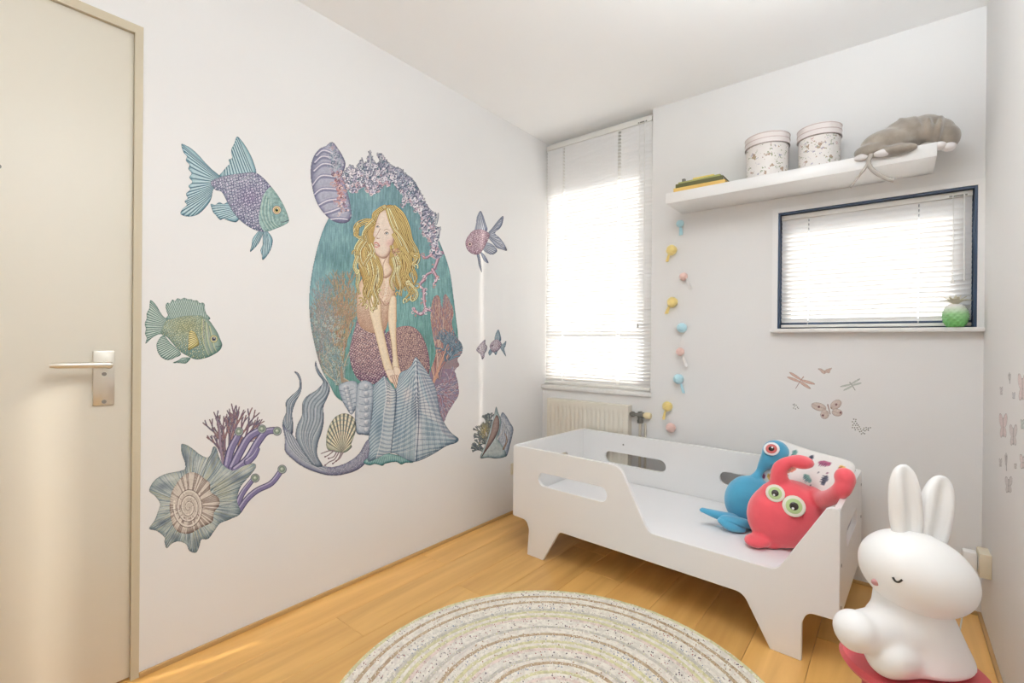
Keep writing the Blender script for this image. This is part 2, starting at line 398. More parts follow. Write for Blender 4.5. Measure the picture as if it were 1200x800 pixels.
book(-.925, -.685, 2.53, 2.71, z+.0245, .022, (.10, .10, .03), 'olive', 'dark olive book second from the bottom of the shelf stack')
book(-.915, -.70, 2.545, 2.70, z+.047, .013, (.36, .36, .12), 'moss', 'thin moss green book near the top of the shelf stack', R(-1.5))
book(-.845, -.74, 2.56, 2.65, z+.0605, .012, (.82, .62, .16), 'yellow', 'small yellow booklet lying on top of the book stack', R(2))
t = tag(boxo('pencil_sharpener', -.008, -.008, 0, .008, .008, .018, GREYM, loc=(-.893, 2.565, z+.0605), bevel=.001), 'tiny grey block at the left end of the top book', 'block')

# flowered round boxes: paint with scattered sprigs on the skin
def floral_mat():
    m = bpy.data.materials.new('floral_print'); m.use_nodes = True; nt = m.node_tree; N = nt.nodes; L = nt.links
    b = N['Principled BSDF']; b.inputs['Roughness'].default_value = .5
    tc = N.new('ShaderNodeTexCoord'); base = (.80, .76, .73, 1); last = None
    for i, (sc, th, col) in enumerate(((34, .30, (.40, .28, .20, 1)), (46, .24, (.35, .33, .42, 1)), (60, .26, (.30, .32, .20, 1)), (28, .16, (.60, .42, .40, 1)))):
        v = N.new('ShaderNodeTexVoronoi'); v.inputs['Scale'].default_value = sc; v.inputs['Randomness'].default_value = 1
        mp = N.new('ShaderNodeMapping'); mp.inputs['Location'].default_value = (i*3.1, i*1.7, i)
        L.new(tc.outputs['Object'], mp.inputs[0]); 
        nz = N.new('ShaderNodeTexNoise'); nz.inputs['Scale'].default_value = 90; L.new(tc.outputs['Object'], nz.inputs[0])
        ad = N.new('ShaderNodeMixRGB'); ad.inputs[0].default_value = .03; L.new(mp.outputs[0], ad.inputs[1]); L.new(nz.outputs['Color'], ad.inputs[2]); L.new(ad.outputs[0], v.inputs['Vector'])
        pn = N.new('ShaderNodeTexNoise'); pn.inputs['Scale'].default_value = 16; L.new(mp.outputs[0], pn.inputs[0])
        lt_ = N.new('ShaderNodeMath'); lt_.operation = 'LESS_THAN'; lt_.inputs[1].default_value = th; L.new(v.outputs['Distance'], lt_.inputs[0])
        gt = N.new('ShaderNodeMath'); gt.operation = 'GREATER_THAN'; gt.inputs[1].default_value = .52; L.new(pn.outputs['Fac'], gt.inputs[0])
        mu = N.new('ShaderNodeMath'); mu.operation = 'MULTIPLY'; L.new(lt_.outputs[0], mu.inputs[0]); L.new(gt.outputs[0], mu.inputs[1])
        mx = N.new('ShaderNodeMixRGB'); mx.inputs[2].default_value = col; L.new(mu.outputs[0], mx.inputs[0])
        if last: L.new(last.outputs[0], mx.inputs[1])
        else: mx.inputs[1].default_value = base
        last = mx
    L.new(last.outputs[0], b.inputs['Base Color']); return m
FLOR = floral_mat(); PINKL = mat('lid_pink', (.78, .72, .70), .5); PBAND = mat('lid_band', (.56, .44, .42), .5)
def hatbox(x, y, r, h, label):
    t = thing('round_box', label, 'box', (x, y, SZ1+.001), 0, 'flowered round boxes on the shelf')
    bm = bmesh.new(); lathe(bm, [(0, 0), (r-.008, 0), (r-.005, .003), (r-.004, h-.045), (0, h-.045)], 48); fin('box_body', bm, FLOR, t, smooth=True)
    bm = bmesh.new(); lathe(bm, [(r-.004, h-.055), (r+.001, h-.055), (r+.001, h-.004), (r-.003, h), (0, h)], 48); ld = fin('lid', bm, PINKL, t, smooth=True)
    for zz in (h-.053, h-.030, h-.006):
        bm = bmesh.new(); lathe(bm, [(r, zz-.002), (r+.0025, zz-.001), (r+.0025, zz+.001), (r, zz+.002)], 48); fin('lid_band', bm, PBAND, ld, smooth=True)
    return t
hatbox(-.507, 2.640, .098, .222, 'flowered round box with pink lid beside the books on the shelf')
hatbox(-.288, 2.640, .088, .208, 'flowered round box with pink lid nearer the grey plush animal')

# grey plush animal lying on the shelf
GREYP = mat('grey_velour', (.30, .255, .21), .9, bump=.35, bscale=120, var=.22, vscale=22, sheen=.6)
PALEP = mat('pale_sole_fabric', (.74, .70, .69), .85, bump=.2)
gp = thing('plush_animal', 'grey velour stuffed animal lying on the right end of the shelf', 'plush toy', (0, 2.57, SZ1))
def G(u, v, y): return bk(u, v, y)-Vector((0, 2.57, SZ1))
bm = bmesh.new()
ell(bm, G(1022, 177, 2.52), (.065, .055, .030)); ell(bm, G(1040, 168, 2.55), (.095, .075, .058)); ell(bm, G(1060, 161, 2.59), (.09, .09, .075), Quaternion((0, 1, 0), R(-12)).to_matrix())
ell(bm, G(1082, 156, 2.62), (.075, .09, .07)); ell(bm, G(1098, 157, 2.62), (.06, .08, .058)); ell(bm, G(1111, 161, 2.60), (.04, .06, .048))
ell(bm, G(1030, 178, 2.50), (.06, .04, .018)); ell(bm, G(1050, 176, 2.49), (.07, .035, .022))
for k in range(4):
    ell(bm, G(1066+k*11, 157, 2.60), (.018, .095, .080-.004*k), Quaternion((0, 1, 0), R(-28+k*12)).to_matrix())
o = blob('body', bm, GREYP, gp, .006, 5)
bm = bmesh.new(); ell(bm, G(1011, 184, 2.49), (.030, .02, .015)); ell(bm, G(1037, 178, 2.475), (.031, .02, .019))
for p, s in ((G(1010, 184.5, 2.492), 1), (G(1034.5, 178.5, 2.475), 1.15)):
    b2 = bmesh.new(); ell(b2, p, (.028*s, .015, .0155*s)); blob('foot', b2, PALEP, gp, .004, 3)
bm.free()
GC = mat('grey_cord', (.42, .38, .34), .85, bump=.3)
b2 = bmesh.new(); tube(b2, crom([G(1023, 179, 2.48), G(1018, 188, 2.475), G(1020, 196, 2.475), G(1029, 204, 2.475), G(1040, 209.5, 2.475), G(1048, 211.5, 2.475)], 6), [.009]*8+[.0085]*23, 10); fin('tail', b2, GC, gp, smooth=True)
b2 = bmesh.new(); tube(b2, crom([G(1020, 180, 2.477), G(1016, 193, 2.472), G(1006, 207, 2.475), G(996.5, 220, 2.475)], 6), [.006]*10+[.005, .0045, .004]+[.003]*6, 8); fin('ribbon', b2, GC, gp, smooth=True)
for (u, v, y) in ((1112, 172, 2.53), (1100, 171, 2.52), (1085, 172, 2.52)):
    b2 = bmesh.new(); ell(b2, G(u, v, y), (.025, .02, .017)); blob('paw', b2, PALEP if u > 1090 else GREYP, gp, .005, 3)

# ------------------------------------------------------------------ radiator
RADM = mat('radiator_enamel', (.78, .73, .63), .4)
rx0, rx1, ry, rz0, rz1 = -1.862, -1.268, 2.69, .16, .730
rd = thing('radiator', 'cream panel radiator under the tall window behind the bed', 'radiator', ((rx0+rx1)/2, 2.7125, rz0))
rc = Vector(rd.location)
bm = bmesh.new(); nf = 18; xs = []; prof = []
p = (rx1-rx0-.03)/nf
prof.append((rx0-rc.x, 0)); prof.append((rx0-rc.x+.012, 0))
for k in range(nf):
    a = rx0-rc.x+.015+k*p
    prof += [(a+p*.06, 0), (a+p*.22, .006), (a+p*.36, .006), (a+p*.52, 0)]
prof.append((rx1-rc.x, 0))
H_ = rz1-rz0; lv = [0, .035, .045, H_-.055, H_-.045, H_-.012]
G_ = [[bm.verts.new((a, (b if 2 <= i <= 3 else 0)-.012, zz)) for a, b in prof] for i, zz in enumerate(lv)]
for A, B in zip(G_, G_[1:]):
    for k in range(len(prof)-1): bm.faces.new((A[k], A[k+1], B[k+1], B[k]))
fin('front_panel', bm, RADM, rd, smooth=True)
boxo('back_panel', rx0-rc.x+.0, .006, 0, rx1-rc.x, .040, H_-.02, RADM, rd, bevel=.003)
bm = bmesh.new(); box(bm, rx0-rc.x-.002, -.013, H_-.014, rx1-rc.x+.002, .041, H_); box(bm, rx0-rc.x-.002, -.013, 0, rx0-rc.x, .041, H_-.014); box(bm, rx1-rc.x, -.013, 0, rx1-rc.x+.002, .041, H_-.014)
fin('casing', bm, RADM, rd, bevel=.0012)
vx = -1.200-rc.x
bm = bmesh.new(); cyl(bm, (rx1-rc.x+.002, .014, H_-.05), (vx+.02, .014, H_-.05), .010, n=12); cyl(bm, (rx1-rc.x+.012, .014, H_-.05), (rx1-rc.x+.03, .014, H_-.05), .016, n=6)
cyl(bm, (vx-.012, .014, H_-.05), (vx+.022, .014, H_-.05), .018, n=12); cyl(bm, (vx, .014, H_-.085), (vx, .014, H_-.03), .014, n=12); cyl(bm, (vx, .014, H_-.10), (vx, .014, H_-.08), .017, n=6)
fin('valve', bm, GREYM, rd, smooth=True)
bm = bmesh.new(); lathe(bm, [(0, 0), (.012, 0), (.014, .008), (.019, .012), (.019, .04), (.014, .046), (0, .046)], 20, Matrix.Translation((vx+.022, .014, H_-.05)) @ Matrix.Rotation(R(90), 4, 'Y'))
fin('thermostat_knob', bm, mat('knob_cream', (.80, .68, .42), .4), rd, smooth=True)
bm = bmesh.new(); tube(bm, [(vx, .014, H_-.08), (vx, .014, -rz0+.001)], .008, 10); tube(bm, [(vx+.026, .03, H_-.10), (vx+.026, .03, -rz0+.001)], .007, 10)
fin('pipe', bm, mat('pipe_paint', (.62, .56, .46), .5), rd, smooth=True)

# ------------------------------------------------------------------ bed
BA = R(-2.3); BLOC = Vector((-1.603, 2.006, 0))
bed = thing('toddler_bed', 'white lacquered toddler bed with cut-out sides and a low front', 'bed', BLOC, BA)
BW, BH2, BD, TH = 1.462, .560, .685, .018
def front_frame(x, z, t): return Vector((x, t, z))
fo = [(0, .182, .01), (0, BH2, .014), (.635, BH2, .07), (.775, .296, .05), (1.272, .296, .05), (1.425, BH2, .035), (BW, BH2, .014), (BW, .182, .01),
      (1.368, .178, .06), (1.352, .135, .04), (1.352, .0, .004), (1.252, .0, .004), (1.158, .172, .05), (.304, .172, .04), (.205, .0, .004), (.102, .0, .004), (.112, .135, .05), (.094, .178, .06)]
# leg outlines: outer edges nearly upright, inner edges raked
slot = lambda x0, x1: rrect(x0, .378, x1, .446, .0335, 8)
FS = slab('front_panel', roundpoly(fo, 8), [slot(.172, .572)], TH, front_frame, WHITE, bed, .0025)
bo = [(0, .182, .01), (0, BH2, .014), (BW, BH2, .014), (BW, .182, .01)]+fo[8:]
slab('rear_panel', roundpoly(bo, 8), [slot(.175, .565), slot(.86, 1.25)], TH, lambda x, z, t: Vector((x, BD-t, z)), WHITE, bed, .0025)
eo = [(TH, .182, .004), (TH, BH2, .004), (BD-TH, BH2, .004), (BD-TH, .182, .004)]
slab('headboard', roundpoly(eo, 3), [rrect(.17, .375, .50, .445, .033, 8)], TH, lambda y, z, t: Vector((BW-t, y, z)), WHITE, bed, 0)
slab('footboard', roundpoly(eo, 3), [rrect(.17, .375, .50, .445, .033, 8)], TH, lambda y, z, t: Vector((t, y, z)), WHITE, bed, 0)
boxo('bed_base', TH, TH, .19, BW-TH, BD-TH, .205, WHITE, bed)
for (x, z, y) in ((BW, .215, .035), (BW, .36, .035), (BW, .36, BD-.03), (BW, .50, BD-.03)):
    b2 = bmesh.new(); cyl(b2, (x-.001, y, z), (x+.0015, y, z), .006, n=12); fin('screw', b2, GREYM, bed, smooth=True)
b2 = bmesh.new(); cyl(b2, (.30, BD-TH-.0015, .50), (.30, BD-TH+.001, .50), .005, n=12); fin('screw', b2, GREYM, bed, smooth=True)
SHEET = mat('white_sheet', (.84, .83, .835), .85, bump=.25, bscale=40)
b2 = bmesh.new(); nx, ny = 40, 18; Lx, Ly = BW-2*TH-.012, BD-2*TH-.012
box(b2, -Lx/2, -Ly/2, 0, Lx/2, Ly/2, .078); bmesh.ops.subdivide_edges(b2, edges=b2.edges[:], cuts=9, use_grid_fill=True)
for v in b2.verts:
    if v.co.z > .07: v.co.z += .0018*math.sin(v.co.x*9+v.co.y*5)+.0012*math.sin(v.co.x*4-v.co.y*13)
mt = fin('mattress', b2, SHEET, None, bevel=0, smooth='all')
md = mt.modifiers.new('b', 'BEVEL'); md.width = .015; md.segments = 3; md.angle_limit = R(60)
M4 = Matrix.Translation(BLOC) @ Matrix.Rotation(BA, 4, 'Z')
mt.location = M4 @ Vector((BW/2, BD/2, .206)); mt.rotation_euler = (0, 0, BA)
tag(mt, 'thin white sheeted mattress lying inside the toddler bed', 'mattress')
MZ = .286

# pillow with printed animals, leaning in the rear right corner
# ------------------------------------------------------------------ rug
rug = thing('braided_rug', 'large round braided rug in pale stripes on the wood floor', 'rug', (-.777, 1.196, 0.0005))
def braid_mat(i, base, specks):
    m = bpy.data.materials.new('braid_%d' % i); m.use_nodes = True; nt = m.node_tree; N = nt.nodes; L = nt.links
    b = N['Principled BSDF']; b.inputs['Roughness'].default_value = .95; tc = N.new('ShaderNodeTexCoord')
    mp = N.new('ShaderNodeMapping'); mp.inputs['Location'].default_value = (i*.37, i*.9, 0); L.new(tc.outputs['Object'], mp.inputs[0])
    n = N.new('ShaderNodeTexNoise'); n.inputs['Scale'].default_value = 55; n.inputs['Detail'].default_value = 2; L.new(mp.outputs[0], n.inputs[0])
    cr = N.new('ShaderNodeValToRGB'); e = cr.color_ramp.elements
    e[0].position = .35; e[0].color = (*[c*.86 for c in base], 1); e[1].position = .6; e[1].color = (*[min(.85, c*1.08) for c in base], 1); L.new(n.outputs[0], cr.inputs[0])
    last = cr
    for j, (col, th) in enumerate(specks):
        v = N.new('ShaderNodeTexVoronoi'); v.inputs['Scale'].default_value = 150+j*40; mp2 = N.new('ShaderNodeMapping'); mp2.inputs['Location'].default_value = (j+i, 2*j, 0)
        L.new(tc.outputs['Object'], mp2.inputs[0]); L.new(mp2.outputs[0], v.inputs['Vector'])
        wn = N.new('ShaderNodeTexWhiteNoise'); L.new(v.outputs['Position'], wn.inputs['Vector'])
        a = N.new('ShaderNodeMath'); a.operation = 'LESS_THAN'; a.inputs[1].default_value = .42; L.new(v.outputs['Distance'], a.inputs[0])
        c = N.new('ShaderNodeMath'); c.operation = 'LESS_THAN'; c.inputs[1].default_value = th; L.new(wn.outputs['Value'], c.inputs[0])
        mu = N.new('ShaderNodeMath'); mu.operation = 'MULTIPLY'; L.new(a.outputs[0], mu.inputs[0]); L.new(c.outputs[0], mu.inputs[1])
        mx = N.new('ShaderNodeMixRGB'); mx.inputs[2].default_value = (*col, 1); L.new(mu.outputs[0], mx.inputs[0]); L.new(last.outputs[0], mx.inputs[1]); last = mx
    L.new(last.outputs[0], b.inputs['Base Color'])
    wv = N.new('ShaderNodeBump'); wv.inputs['Strength'].default_value = .6; wv.inputs['Distance'].default_value = .004
    n2 = N.new('ShaderNodeTexNoise'); n2.inputs['Scale'].default_value = 140; L.new(tc.outputs['Object'], n2.inputs[0]); L.new(n2.outputs[0], wv.inputs['Height']); L.new(wv.outputs[0], b.inputs['Normal'])
    return m
Wc, Gc, Oc, Pc, Tc = (.80, .745, .67), (.58, .54, .48), (.66, .62, .38), (.74, .62, .56), (.50, .38, .25)
dk = (.13, .10, .11); rd_ = (.35, .13, .12); bl = (.20, .24, .34); br = (.36, .22, .12)
bm_ = [braid_mat(0, Wc, [(dk, .10), (rd_, .08)]), braid_mat(1, Tc, [(br, .2), (Wc, .3)]), braid_mat(2, Wc, [(br, .10), (Pc, .2)]), braid_mat(3, Oc, [(Wc, .3)]),
       braid_mat(4, Wc, [(bl, .22), (Gc, .3)]), braid_mat(5, Pc, [(Wc, .3), (rd_, .08)]), braid_mat(6, Gc, [(Wc, .3), (Oc, .2)])]
seq = [3, 0, 0, 1, 2, 2, 1, 0, 0, 4, 6, 3, 2, 3, 5, 0, 0, 0, 6, 2, 2, 1, 4, 4, 3, 2, 3, 5, 0, 0, 6, 2, 1, 4, 2, 3, 0, 5, 2, 0, 1, 2, 3, 0, 4, 2, 1, 0]
RR, NB = .7107, 48; wd = (RR-.004)/NB
for i in range(NB):
    r1 = RR-i*wd; r0 = max(r1-wd, 0.0); b2 = bmesh.new(); n = max(24, int(160*r1/RR)); rows = []
    for q in range(6):
        t = q/5; rr = r0+(r1-r0)*t; zz = .0015+.0075*math.sin(math.pi*t)**.6 if 0 < t < 1 else .002
        rows.append([b2.verts.new((max(rr, .0005)*math.cos(2*math.pi*k/n), max(rr, .0005)*math.sin(2*math.pi*k/n), zz+(.0006*math.sin(k*2.1+i) if 0 < t < 1 else 0))) for k in range(n)])
    for A, B in zip(rows, rows[1:]):
        for k in range(n): b2.faces.new((A[k], A[(k+1) % n], B[(k+1) % n], B[k]))
    fin('braid_ring', b2, bm_[seq[i % len(seq)]], rug, smooth='all')
b2 = bmesh.new(); lathe(b2, [(0, 0), (RR-.003, 0), (RR-.003, .0012), (0, .0012)], 96); fin('backing', b2, bm_[6], rug)

# ------------------------------------------------------------------ red stool and the rabbit lamp
RED = mat('red_plastic', (.62, .085, .10), .38)
ST = Vector((.040, 1.60, 0)); SR, SH = .157, .305
st = thing('kids_stool', 'round red plastic stool under the white rabbit lamp', 'stool', ST)
b2 = bmesh.new(); lathe(b2, [(0, SH-.035), (SR-.03, SH-.035), (SR-.008, SH-.03), (SR, SH-.018), (SR-.006, SH-.004), (SR-.025, SH), (SR-.05, SH-.003), (0, SH-.003)], 64); fin('seat', b2, RED, st, smooth=True)
for k in range(4):
    a = R(35+90*k); c = Vector((math.cos(a), math.sin(a), 0)); b2 = bmesh.new()
    pts = [c*(.075+.07*(1-q)) + Vector((0, 0, q*(SH-.02))) for q in (0, .1, .35, .6, .85, 1)]
    tube(b2, pts, [.0245, .0265, .028, .030, .033, .036], 20); fin('leg', b2, RED, st, smooth=True)
RAB = mat('opal_rabbit_plastic', (.86, .85, .835), .38, coat=.15, emit=.03)
RL = Vector((.045, 1.615, SH-.003))
rb = thing('rabbit_lamp', 'white plastic rabbit-shaped night lamp sitting on the red stool', 'lamp', RL)
rt_ = Vector((.778, .628, 0)); fw = Vector((-.628, .778, 0)); up = Vector((0, 0, 1))
RD = (RL-CAM).dot(_f)
def Q(u, v, dd=0): return dp(u, v, RD+dd)-RL
def basis(roll, yawd=0):
    "columns: right, away, up as seen by the camera, rolled clockwise by roll degrees"
    M = Matrix((rt_, fw, up)).transposed(); return M @ Matrix.Rotation(R(roll), 3, 'Y') @ Matrix.Rotation(R(yawd), 3, 'Z')
b2 = bmesh.new()
# torso widening to the seat
zt = .225
for k in range(13):
    q = k/12; zz = .022+q*.19; ell(b2, Vector((0, 0, zz))+rt_*(.006-.034*q+.002), (.122-.054*q, .100-.037*q, .028), basis(0), 3)
# legs stretched towards the viewer's left and front
for (p0, p1, r0, r1) in ((Q(1056, 738, -.0), Q(1003, 740, -.05), .066, .045), (Q(1003, 741, -.05), Q(1001, 737, -.055), .045, .046), (Q(1062, 768, -.03), Q(1040, 769, -.06), .052, .048)):
    for k in range(9):
        q = k/8; ell(b2, p0.lerp(p1, q), r0+(r1-r0)*q)
# arms down the sides
ell(b2, Q(1052, 735, -.01), (.075, .07, .07))
for v in b2.verts:
    if v.co.z < .0008: v.co.z = .0008
rbb = blob('body', b2, RAB, rb, .0055, 16)
b2 = bmesh.new()
hc = Q(1074, 670, -.01)
ell(b2, hc, (.131, .112, .100), basis(20), 5); ell(b2, hc+basis(20) @ Vector((.012, .01, -.008)), (.118, .105, .097), basis(20), 4)
blob('head', b2, RAB, rb, .006, 8)
def ear(cu, cv, wpx, hpx, roll, dd):
    b2 = bmesh.new(); c = Q(cu, cv, dd); s = RD/FPX; B = basis(roll)
    w_, h_ = wpx*s/2, hpx*s/2
    bmesh.ops.create_icosphere(b2, subdivisions=5, radius=1)
    for v in b2.verts:
        x, y, z = v.co; g_ = (abs(x)**2.5+abs(z)**2.5)**(1/2.5)/max(1e-6, math.hypot(x, z)); x /= g_; z /= g_; wz = 1-.06*z; yy = y*.026
        if y < 0: yy += .017*math.exp(-(x/.42)**2)*max(0, 1-abs(z)**3)*1.0
        v.co = c + B @ Vector((x*w_*wz, yy, z*h_))
    for v in b2.verts: pass
    return fin('ear', b2, RAB, rb, smooth='all')
ear(1061, 593, 36, 98, -4, .0); ear(1095, 605, 40, 98, 10, .01)
DARK = mat('dark_print', (.02, .018, .016), .5)
# a plain pair of sleepy eyelids and a small pink nose
def on_head(u, v, off=.0):
    "nearest head surface point seen at this pixel"
    o_ = CAM-RL; d = ray(u, v).normalized(); B = basis(20).transposed(); rr = Vector((.131, .112, .100))
    oo = B @ (o_-hc); dd = B @ d
    oo = Vector([oo[i]/rr[i] for i in range(3)]); dd = Vector([dd[i]/rr[i] for i in range(3)])
    a = dd.dot(dd); b = oo.dot(dd); c = oo.dot(oo)-1; t = (-b-math.sqrt(max(b*b-a*c, 0)))/a
    return o_+d*t
b2 = bmesh.new(); pts = [on_head(u, v)+(-fw)*.0006 for u, v in crom([(1046, 676), (1049, 680.5), (1053, 681.5), (1057, 679)], 5)]
tube(b2, pts, .0024, 8); fin('eye', b2, DARK, rb, smooth=True)
b2 = bmesh.new(); ell(b2, on_head(1026, 682), (.011, .006, .008), basis(20)); fin('nose', b2, mat('nose_pink', (.62, .30, .30), .5), rb, smooth='all')
# plug, socket and cable
pc_ = thing('wall_socket', 'beige wall socket low on the right-hand wall', 'socket', (XR, 2.53, .295))
boxo('socket_box', -.034, -.045, -.045, 0, .045, .045, BEIGE, pc_, bevel=.004)
b2 = bmesh.new(); cyl(b2, (-.0345, 0, 0), (-.033, 0, 0), .03, n=28); fin('socket_face', b2, WPLAS, pc_, smooth=True)
pg = thing('power_adapter', 'white plug adapter with a thin cable stuck in the beige socket', 'plug', (XR-.035, 2.53, .295))
boxo('adapter_body', -.042, -.022, -.03, -.001, .022, .036, WPLAS, pg, bevel=.006)
b2 = bmesh.new(); cyl(b2, (-.022, 0, -.045), (-.022, 0, -.030), .006, .008, 12); fin('strain_relief', b2, GREYM, pg, smooth=True)
b2 = bmesh.new(); A = Vector((XR-.035, 2.53, .295))
tube(b2, crom([(-.022, 0, -.044), (-.030, -.03, -.10), (-.055, -.12, -.22), (-.075, -.22, -.287), (-.10, -.40, -.292), (-.12, -.55, -.292)], 6), .0025, 6); fin('cable', b2, mat('grey_cable', (.55, .52, .48), .5), pg, smooth=True)
t = boxo('small_socket', 0, -.02, -.035, .012, .02, .035, BEIGE, None, bevel=.003, loc=(XL, 2.42, .29)); tag(t, 'small beige socket on the left wall behind the bed corner', 'socket')

# ------------------------------------------------------------------ pineapple lantern on the sill
pl_ = Vector((.193, YB-.027, W2[2]+.002)); pn = thing('pineapple_ornament', 'green and white glass pineapple on the window sill', 'ornament', pl_)
def pine_mat():
    m = bpy.data.materials.new('green_ombre_glass'); m.use_nodes = True; nt = m.node_tree; N = nt.nodes; L = nt.links
    b = N['Principled BSDF']; b.inputs['Roughness'].default_value = .15; b.inputs['Coat Weight'].default_value = .4
    tc = N.new('ShaderNodeTexCoord'); sx = N.new('ShaderNodeSeparateXYZ'); L.new(tc.outputs['Object'], sx.inputs[0])
    mr = N.new('ShaderNodeMapRange'); mr.inputs['From Max'].default_value = .09; L.new(sx.outputs['Z'], mr.inputs['Value'])
    cr = N.new('ShaderNodeValToRGB'); e = cr.color_ramp.elements; e[0].position = .15; e[0].color = (.16, .50, .14, 1); e[1].position = 1; e[1].color = (.80, .78, .74, 1)
    q = cr.color_ramp.elements.new(.6); q.color = (.30, .58, .26, 1)
    L.new(mr.outputs[0], cr.inputs[0]); L.new(cr.outputs[0], b.inputs['Base Color']); return m
b2 = bmesh.new(); n = 44; rows = []; RN = 30
for i in range(RN+1):
    q = i/RN; rr = .0395*math.sqrt(max(0, 1-((q-.48)/.60)**2)); zz = .095*q; ring = []
    for k in range(n):
        a = 2*math.pi*k/n; dm = abs(math.sin(5.5*a+q*14))*abs(math.sin(5.5*a-q*14)); rad = rr*(.97+.17*dm)
        ring.append(b2.verts.new((rad*math.cos(a), rad*math.sin(a), zz)))
    rows.append(ring)
for A, B in zip(rows, rows[1:]):
    for k in range(n): b2.faces.new((A[k], A[(k+1) % n], B[(k+1) % n], B[k]))
b2.faces.new(rows[0][::-1]); b2.faces.new(rows[-1]); fin('fruit', b2, pine_mat(), pn, smooth='all')
LEAFM = mat('cream_leaf_glaze', (.70, .66, .52), .4)
for lay, (nl, ln, tilt) in enumerate(((8, .045, 62), (7, .042, 38), (4, .040, 12))):
    for k in range(nl):
        a = 2*math.pi*(k+lay*.5)/nl; b2 = bmesh.new(); d = Vector((math.cos(a), math.sin(a), 0)); s = Vector((-d.y, d.x, 0)); T_ = R(tilt); prev = None
        for i in range(6):
            q = i/5; ang = T_*(.45+.75*q); c = Vector((0, 0, .094))+d*(.006+ln*q*math.sin(ang))+Vector((0, 0, ln*q*math.cos(ang*.9))); wv = .009*(math.sin(math.pi*(.2+.8*q)))
            cur = [b2.verts.new(c-s*wv), b2.verts.new(c+d*.0015+Vector((0, 0, -.0015))), b2.verts.new(c+s*wv), b2.verts.new(c+Vector((0, 0, .0015)))]
            if prev:
                for j in range(4): b2.faces.new((prev[j], prev[(j+1) % 4], cur[(j+1) % 4], cur[j]))
            prev = cur
        b2.faces.new(prev); fin('leaf', b2, LEAFM, pn, smooth=True)

# ------------------------------------------------------------------ pompom garland
GY = YB-.018
gl = thing('pompom_garland', 'string of pastel pompoms and tassels hanging between window and shelf', 'garland', (-.985, GY, 1.86))
go = Vector(gl.location)
pc = {'b': (.52, .78, .86), 'y': (.88, .70, .27), 'p': (.84, .58, .52)}
PM = {k: mat('pompom_'+k, c, .95, bump=.8, bscale=160, sheen=.5) for k, c in pc.items()}
PP_ = [(797, 262, 'b', (798, 275), 4.5), (787, 293, 'y', (782, 306), 6.5), (801, 324, 'p', (810, 338), 5), (788, 354, 'y', (781, 367), 6.5), (799, 384, 'b', None, 6), (797, 412, 'p', (804, 429), 5.2), (795, 444, 'b', (801, 460), 6.2), (782, 476, 'y', (778, 491), 6.2), (786, 501, 'p', None, 6)]
WH = mat('tassel_white', (.82, .80, .78), .9)
sp = [bk(797, 247, GY)-go]
for i, (u, v, k, ts, rpx) in enumerate(PP_):
    c = bk(u, v, GY)-go; rr = rpx*.0054*.85; sp.append(c); b2 = bmesh.new()
    bmesh.ops.create_icosphere(b2, subdivisions=4, radius=rr, matrix=Matrix.Translation(c))
    rnd = random.Random(i)
    for vv in b2.verts: d = vv.co-c; vv.co = c+Vector((d.x, d.y*.9, d.z))*(1+rnd.uniform(-.09, .07))
    fin('pompom', b2, PM[k], gl, smooth='all')
    if ts:
        t0 = bk((u*1.2+ts[0]*.8)/2, (v*.9+ts[1]*1.1)/2-5, GY)-go; t1 = bk(ts[0], ts[1], GY)-go; b2 = bmesh.new()
        M_ = WH if k == 'p' else PM[k]
        ell(b2, t0, .006)
        for q in range(22):
            a = rnd.uniform(0, 6.28); s = rnd.uniform(0, .011); off = Vector((math.cos(a)*s, math.sin(a)*s*.5, rnd.uniform(-.004, .003)))
            tube(b2, [t0+off*.2, t0.lerp(t1, .4)+off*.8, t1+off], .0016, 5)
        tube(b2, [c, t0], .0012, 5)
        fin('tassel', b2, M_, gl, smooth=True)
sp.append(bk(784, 521, GY)-go)
b2 = bmesh.new(); tube(b2, sp, .0008, 6); fin('string', b2, WH, gl)

# ------------------------------------------------------------------ plush monsters
BLUE = mat('blue_plush', (.075, .36, .55), .95, bump=.3, bscale=160, sheen=.5, var=.06, vscale=10)
PINK = mat('coral_plush', (.80, .10, .125), .95, bump=.3, bscale=160, sheen=.5, var=.05, vscale=10)
EYEW = mat('eye_cream', (.80, .77, .66), .6); EYEG = mat('eye_green', (.46, .60, .27), .5); EYED = mat('eye_pupil', (.03, .02, .015), .25); EYEP = mat('eye_red', (.58, .13, .12), .5); EYEL = mat('eye_glint', (.85, .85, .85), .3)
def toward(p): return (CAM-Vector(p)).normalized()
def seat(bm, zmin):
    for v in bm.verts:
        if v.co.z < zmin: v.co.z = zmin
def discs(parent, p, nrm, r, mats_, name='eye', asp=1.0, roll=0):
    "nested flat discs of an embroidered eye lying on the plush surface"
    q = nrm.to_track_quat('Z', 'Y').to_matrix(); last = parent
    for i, (rr, m_, off) in enumerate(mats_):
        b = bmesh.new(); ell(b, Vector(p)+nrm*(.002+.0016*i)+q @ Vector((off[0]*r, off[1]*r, 0)), (r*rr*asp, r*rr, .003), q @ Matrix.Rotation(roll, 3, 'Z'))
        nm = [name, 'iris', 'pupil', 'glint'][i]
        o = fin(nm, b, m_, parent if i == 0 else last, smooth='all')
        if i == 0: last = o
